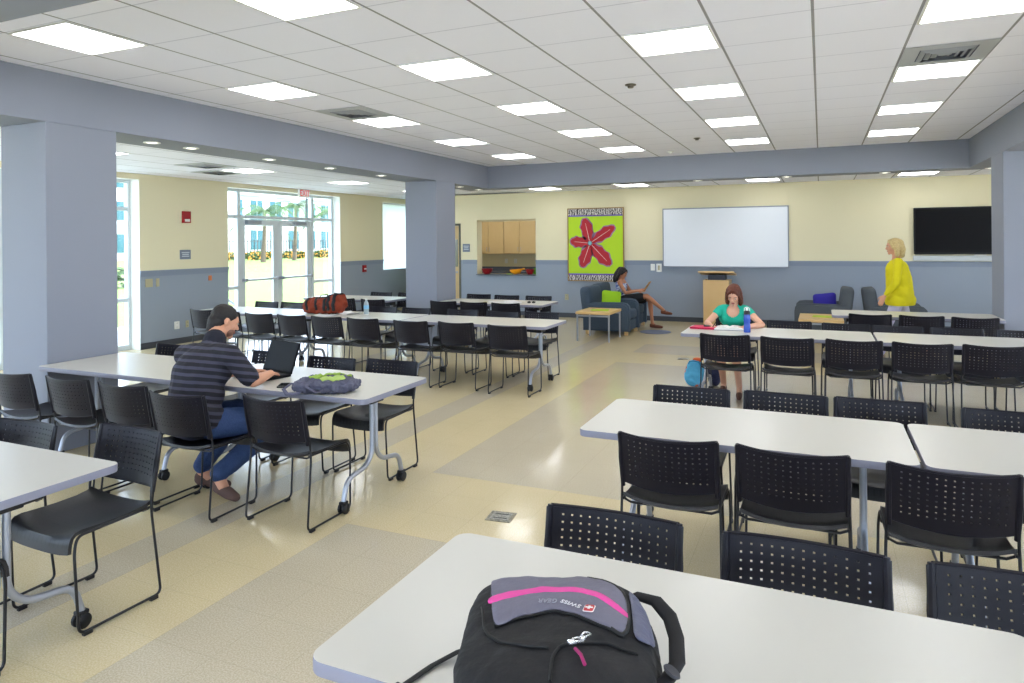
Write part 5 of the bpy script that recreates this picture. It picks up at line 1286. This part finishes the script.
# water bottle on the left middle table
t = thing('water_bottle', 'clear plastic water bottle with a blue label beside the duffel bag', 'bottle', (-5.56, 7.66, .7372))
bm = BM(); lathe(bm, [(0, 0), (.030, 0), (.033, .006), (.033, .13), (.028, .155), (.014, .178), (.013, .19), (0, .19)], 20); obj('bottle_body', bm, mat('clear_pet', (226, 238, 244), .12, trans=.6, ior=1.2), t, 50)
bm = BM(); lathe(bm, [(.0345, .07), (.0345, .12)], 20); obj('paper_label', bm, mat('pale_blue_label', (120, 176, 210), .5), t, 50)
bm = BM(); lathe(bm, [(0, .188), (.016, .188), (.016, .208), (0, .208)], 16); obj('cap', bm, M_whitepl, t, 50)
M_pap = mat('white_paper', (240, 240, 240), .7)
def sheet(x, y, a, m, lab, w=.14, h=.108, z=.7372, curl=0.0, cat='paper', grp='loose papers'):
    bm = BM(); P_ = [[Vector((-w + 2 * w * i / 8, -h + 2 * h * j / 6, curl * max(0, abs(i / 4 - 1) - .3) ** 2 + .0015)) for j in range(7)] for i in range(9)]
    grid_solid(bm, P_, [[Vector((0, 0, 1))] * 7] * 9, .001); o = obj('paper_sheet', bm, m, None, 60); o.location = (x, y, z); o.rotation_euler.z = a; tag(o, lab, cat, grp); return o
sheet(-5.95, 7.33, .3, M_pap, 'white paper lying in front of the duffel bag', curl=.03)
sheet(-5.78, 7.60, -.35, M_pap, 'white paper between the duffel bag and the water bottle', z=.7387, curl=.05)
sheet(-4.66, 9.86, .2, M_pap, 'white paper in the middle of the table below the kitchen opening', curl=.015)
sheet(-4.42, 9.98, -.5, M_pap, 'curled white paper right of the middle one below the kitchen opening', z=.739, curl=.03)
sheet(-4.36, 9.78, .5, M_pap, 'white paper nearest the edge of the table below the kitchen opening', z=.741, curl=.02)
sheet(-4.83, 9.83, .1, mat('yellow_note_paper', (222, 214, 90), .7), 'small yellow note on the table below the kitchen opening', .05, .04)
t = thing('sunglasses', 'dark glasses lying on the table below the kitchen opening', 'glasses', (-4.09, 9.88, .7372), .3)
for q in (-1, 1):
    bm = BM(); lathe(bm, [(0, -.002), (.027, -.002), (.03, 0), (.027, .002), (0, .002)], 16, Matrix.Translation((q * .035, 0, .016)) @ Matrix.Rotation(PI / 2, 4, 'X') @ Matrix.Scale(.55, 4, (0, 1, 0))); obj('lens', bm, M_nearblack, t, 40)
    bm = BM(); tube(bm, [(q * .065, 0, .02), (q * .062, .08, .016), (q * .05, .11, .006)], .003, 6); obj('temple_arm', bm, M_nearblack, t)
bm = BM(); tube(bm, [(-.009, 0, .018), (0, 0, .022), (.009, 0, .018)], .003, 6); obj('bridge', bm, M_nearblack, t)

# ------------------------------------------------------------------ outside the windows
M_grass = mat('sunlit_lawn', (84, 104, 44), .9, noise=(3, (104, 120, 58), .25)); M_walk = mat('pale_concrete_walk', (226, 222, 214), .8)
bm = BM(); box(bm, -140, -10.3, -60, 110, -.30, -.06); struct('floor_lawn', bm, M_grass)
bm = BM(); box(bm, -13.2, -10.31, -20, 60, -.12, -.01); struct('floor_walkway', bm, M_walk)
bm = BM(); box(bm, -30, 30, -40, -4.3, -.12, -.03); struct('floor_bounce_terrace', bm, M_walk)  # unseen ground, made pale to bounce sunlight up onto the ceiling
bm = BM(); box(bm, 7.25, 40, -4.29, 40, -.12, -.03); struct('floor_bounce_terrace_side', bm, M_walk)  # unseen pale ground, added to bounce sun through the right-hand windows
def leafy(name, lab, cat, x, y, z, rx, ry, rz_, m, grp, n=420, leaf=.10, seed=1, extra=None):
    rnd = random.Random(seed); t = thing(name, lab, cat, (x, y, z), 0, grp); bm = BM()
    for i in range(n):
        th, ph = rnd.random() * 2 * PI, math.acos(2 * rnd.random() - 1); r_ = rnd.random() ** .33
        c = Vector((rx * r_ * math.sin(ph) * math.cos(th), ry * r_ * math.sin(ph) * math.sin(th), rz_ + rz_ * r_ * math.cos(ph)))
        Rm = Matrix.Rotation(rnd.random() * 6.3, 3, 'Z') @ Matrix.Rotation(rnd.random() * 3, 3, 'X'); l = leaf * (.6 + rnd.random())
        bm.faces.new([bm.verts.new(c + Rm @ Vector(q)) for q in ((-l, 0, 0), (0, -l * .4, l * .1), (l, 0, 0), (0, l * .4, l * .1))])
    obj('foliage', bm, m, t, 0, False); return t
M_leaf = mat('hedge_leaf', (44, 74, 26), .7); M_flow = mat('yellow_orange_blossom', (176, 120, 20), .7); M_palm = mat('palm_leaf', (52, 84, 34), .6); M_trunk = mat('palm_trunk', (96, 84, 70), .9)
for i in range(9):
    y = 47 + i * 5.45
    t = leafy('flowering_hedge', 'low flowering hedge across the lawn, number %s from the left through the glass' % ['first', 'second', 'third', 'fourth', 'fifth', 'sixth', 'seventh', 'eighth', 'ninth'][i], 'hedge', -56, y, -.1, .9, 2.6, .5, M_leaf, 'flowering hedges across the lawn', 700, .16, i)
    rnd = random.Random(i + 50); bm = BM()
    for k_ in range(80):
        c = Vector((.6 + rnd.random() * .4, (rnd.random() * 2 - 1) * 2.6, rnd.random() * .9 + .1)); l = .09; bm.faces.new([bm.verts.new(c + Vector(q)) for q in ((0, -l, 0), (.03, 0, -l), (0, l, 0), (.03, 0, l))])
    obj('blossom', bm, M_flow, t, 0, False)['kind'] = 'stuff'
for i in range(5):
    y = 5 + i * 3.7; leafy('flowering_hedge', 'low hedge seen through the near left window, %s' % ['nearest', 'next', 'middle', 'fourth', 'last'][i], 'hedge', -26, y, -.1, .8, 1.7, .45, M_leaf, 'hedges beyond the near left window', 400, .13, i + 20)
M_fence = mat('dark_iron', (44, 46, 50), .5)
t = thing('iron_fence', 'dark iron picket fence behind the flowering hedge', 'fence', (-59, 44, -.06))
for i in range(92):
    bm = BM(); box(bm, -.04, .04, i * .52 - .03, i * .52 + .03, 0, 2.2); obj('picket', bm, M_fence, t)
for z in (.3, 2.05):
    bm = BM(); box(bm, -.03, .03, 0, 47.2, z - .04, z + .04); obj('fence_rail', bm, M_fence, t)
def building(x, y0, y1, h, lab, nf, seed):
    t = thing('office_building', lab, 'building', (x, y0, -.06), 0, 'white buildings across the lawn'); L_ = y1 - y0
    bm = BM(); box(bm, -8, 0, 0, L_, 0, h); obj('facade', bm, mat('white_stucco', (176, 182, 184), .7), t)
    bm = BM(); box(bm, -8.3, .3, -.3, L_ + .3, h, h + .4); obj('parapet', bm, mat('white_stucco_trim', (190, 192, 192), .7), t)
    nw = int(L_ / 4); fh = h / nf
    for f in range(nf):
        for k_ in range(nw):
            bm = BM(); box(bm, .02, .06, k_ * 4 + .8, k_ * 4 + 3.2, f * fh + .9, f * fh + fh - .7); w = obj('window', bm, mat('teal_tinted_glass', (36, 84, 92), .15), t)
            b = BM(); box(b, .06, .10, k_ * 4 + 1.96, k_ * 4 + 2.04, f * fh + .9, f * fh + fh - .7); obj('mullion', b, M_alu, w)
building(-72, 44, 70, 11, 'white building with teal windows seen left through the exit doors', 3, 1)
building(-78, 74, 104, 9, 'white building with teal windows seen right through the exit doors', 2, 2)
building(-60, 16, 34, 8.5, 'white building with teal windows seen through the near left window', 2, 3)
def palm(x, y, h, lab, seed):
    rnd = random.Random(seed); t = thing('palm_tree', lab, 'tree', (x, y, -.06), 0, 'palm trees across the lawn')
    bm = BM(); tube(bm, [(0, 0, 0), (.1, .1, h * .5), (.05, .2, h)], [.24, .17, .14], 10); obj('trunk', bm, M_trunk, t, 60)
    for k_ in range(14):
        a = k_ * 2.4 + rnd.random() * .3; el = .9 - .13 * (k_ % 7) ; bm = BM(); pts = []
        for j in range(9):
            u = j / 8; L_ = 3.4; r_ = L_ * u * math.cos(el * (1 - u * .8)); z = L_ * (math.sin(el) * u - .95 * u * u); pts.append(Vector((math.cos(a) * r_ + .05, math.sin(a) * r_ + .2, h + z)))
        tube(bm, pts, .03, 5)
        sd = Vector((-math.sin(a), math.cos(a), 0))
        for j in range(1, 9):
            for s_ in (-1, 1):
                for w_ in (0, .5):
                    p_ = pts[j - 1].lerp(pts[j], w_); l = .75 * math.sin(PI * min(1, (j + w_) / 9 + .08)) + .15; d_ = (pts[j] - pts[j - 1]).normalized()
                    q = p_ + sd * s_ * l * .8 + d_ * l * .4 - V3(0, 0, l * .45); bm.faces.new([bm.verts.new(v) for v in (p_, p_ + d_ * .1, q)])
        obj('frond', bm, M_palm, t, 0, False)
palm(-50, 56.5, 5.6, 'palm tree with a spreading crown in the left half of the exit doors view', 1)
palm(-46, 57.5, 4.9, 'palm tree with a spreading crown in the right half of the exit doors view', 2)
palm(-48, 50, 4.8, 'palm tree seen through the sidelight left of the exit doors', 3)
palm(-26, 12, 4.2, 'palm tree outside the near left window', 4)
t = thing('lamp_post', 'thin dark lamp post standing on the lawn beyond the exit doors', 'lamp post', (-45, 52.6, -.06))
bm = BM(); tube(bm, [(0, 0, 0), (0, 0, 6.2)], .06, 8); obj('pole', bm, M_fence, t)
for z in (5.2, 5.9):
    bm = BM(); box(bm, -.1, .1, 0, .7, z, z + .12); obj('lamp_head', bm, M_fence, t)
t = thing('handrail', 'sloping grey metal handrail just outside the exit doors', 'handrail', (-11.2, 10.0, -.01))
bm = BM(); tube(bm, rounded_path([(0, .0, .95), (0, .75, .50), (0, 1.35, .12)], .05, 3), .022, 8); obj('top_bar', bm, M_silver, t)
for y_, z_ in ((.03, .93), (1.0, .34)):
    bm = BM(); tube(bm, [(0, y_, 0), (0, y_, z_)], .02, 8); obj('baluster', bm, M_silver, t)
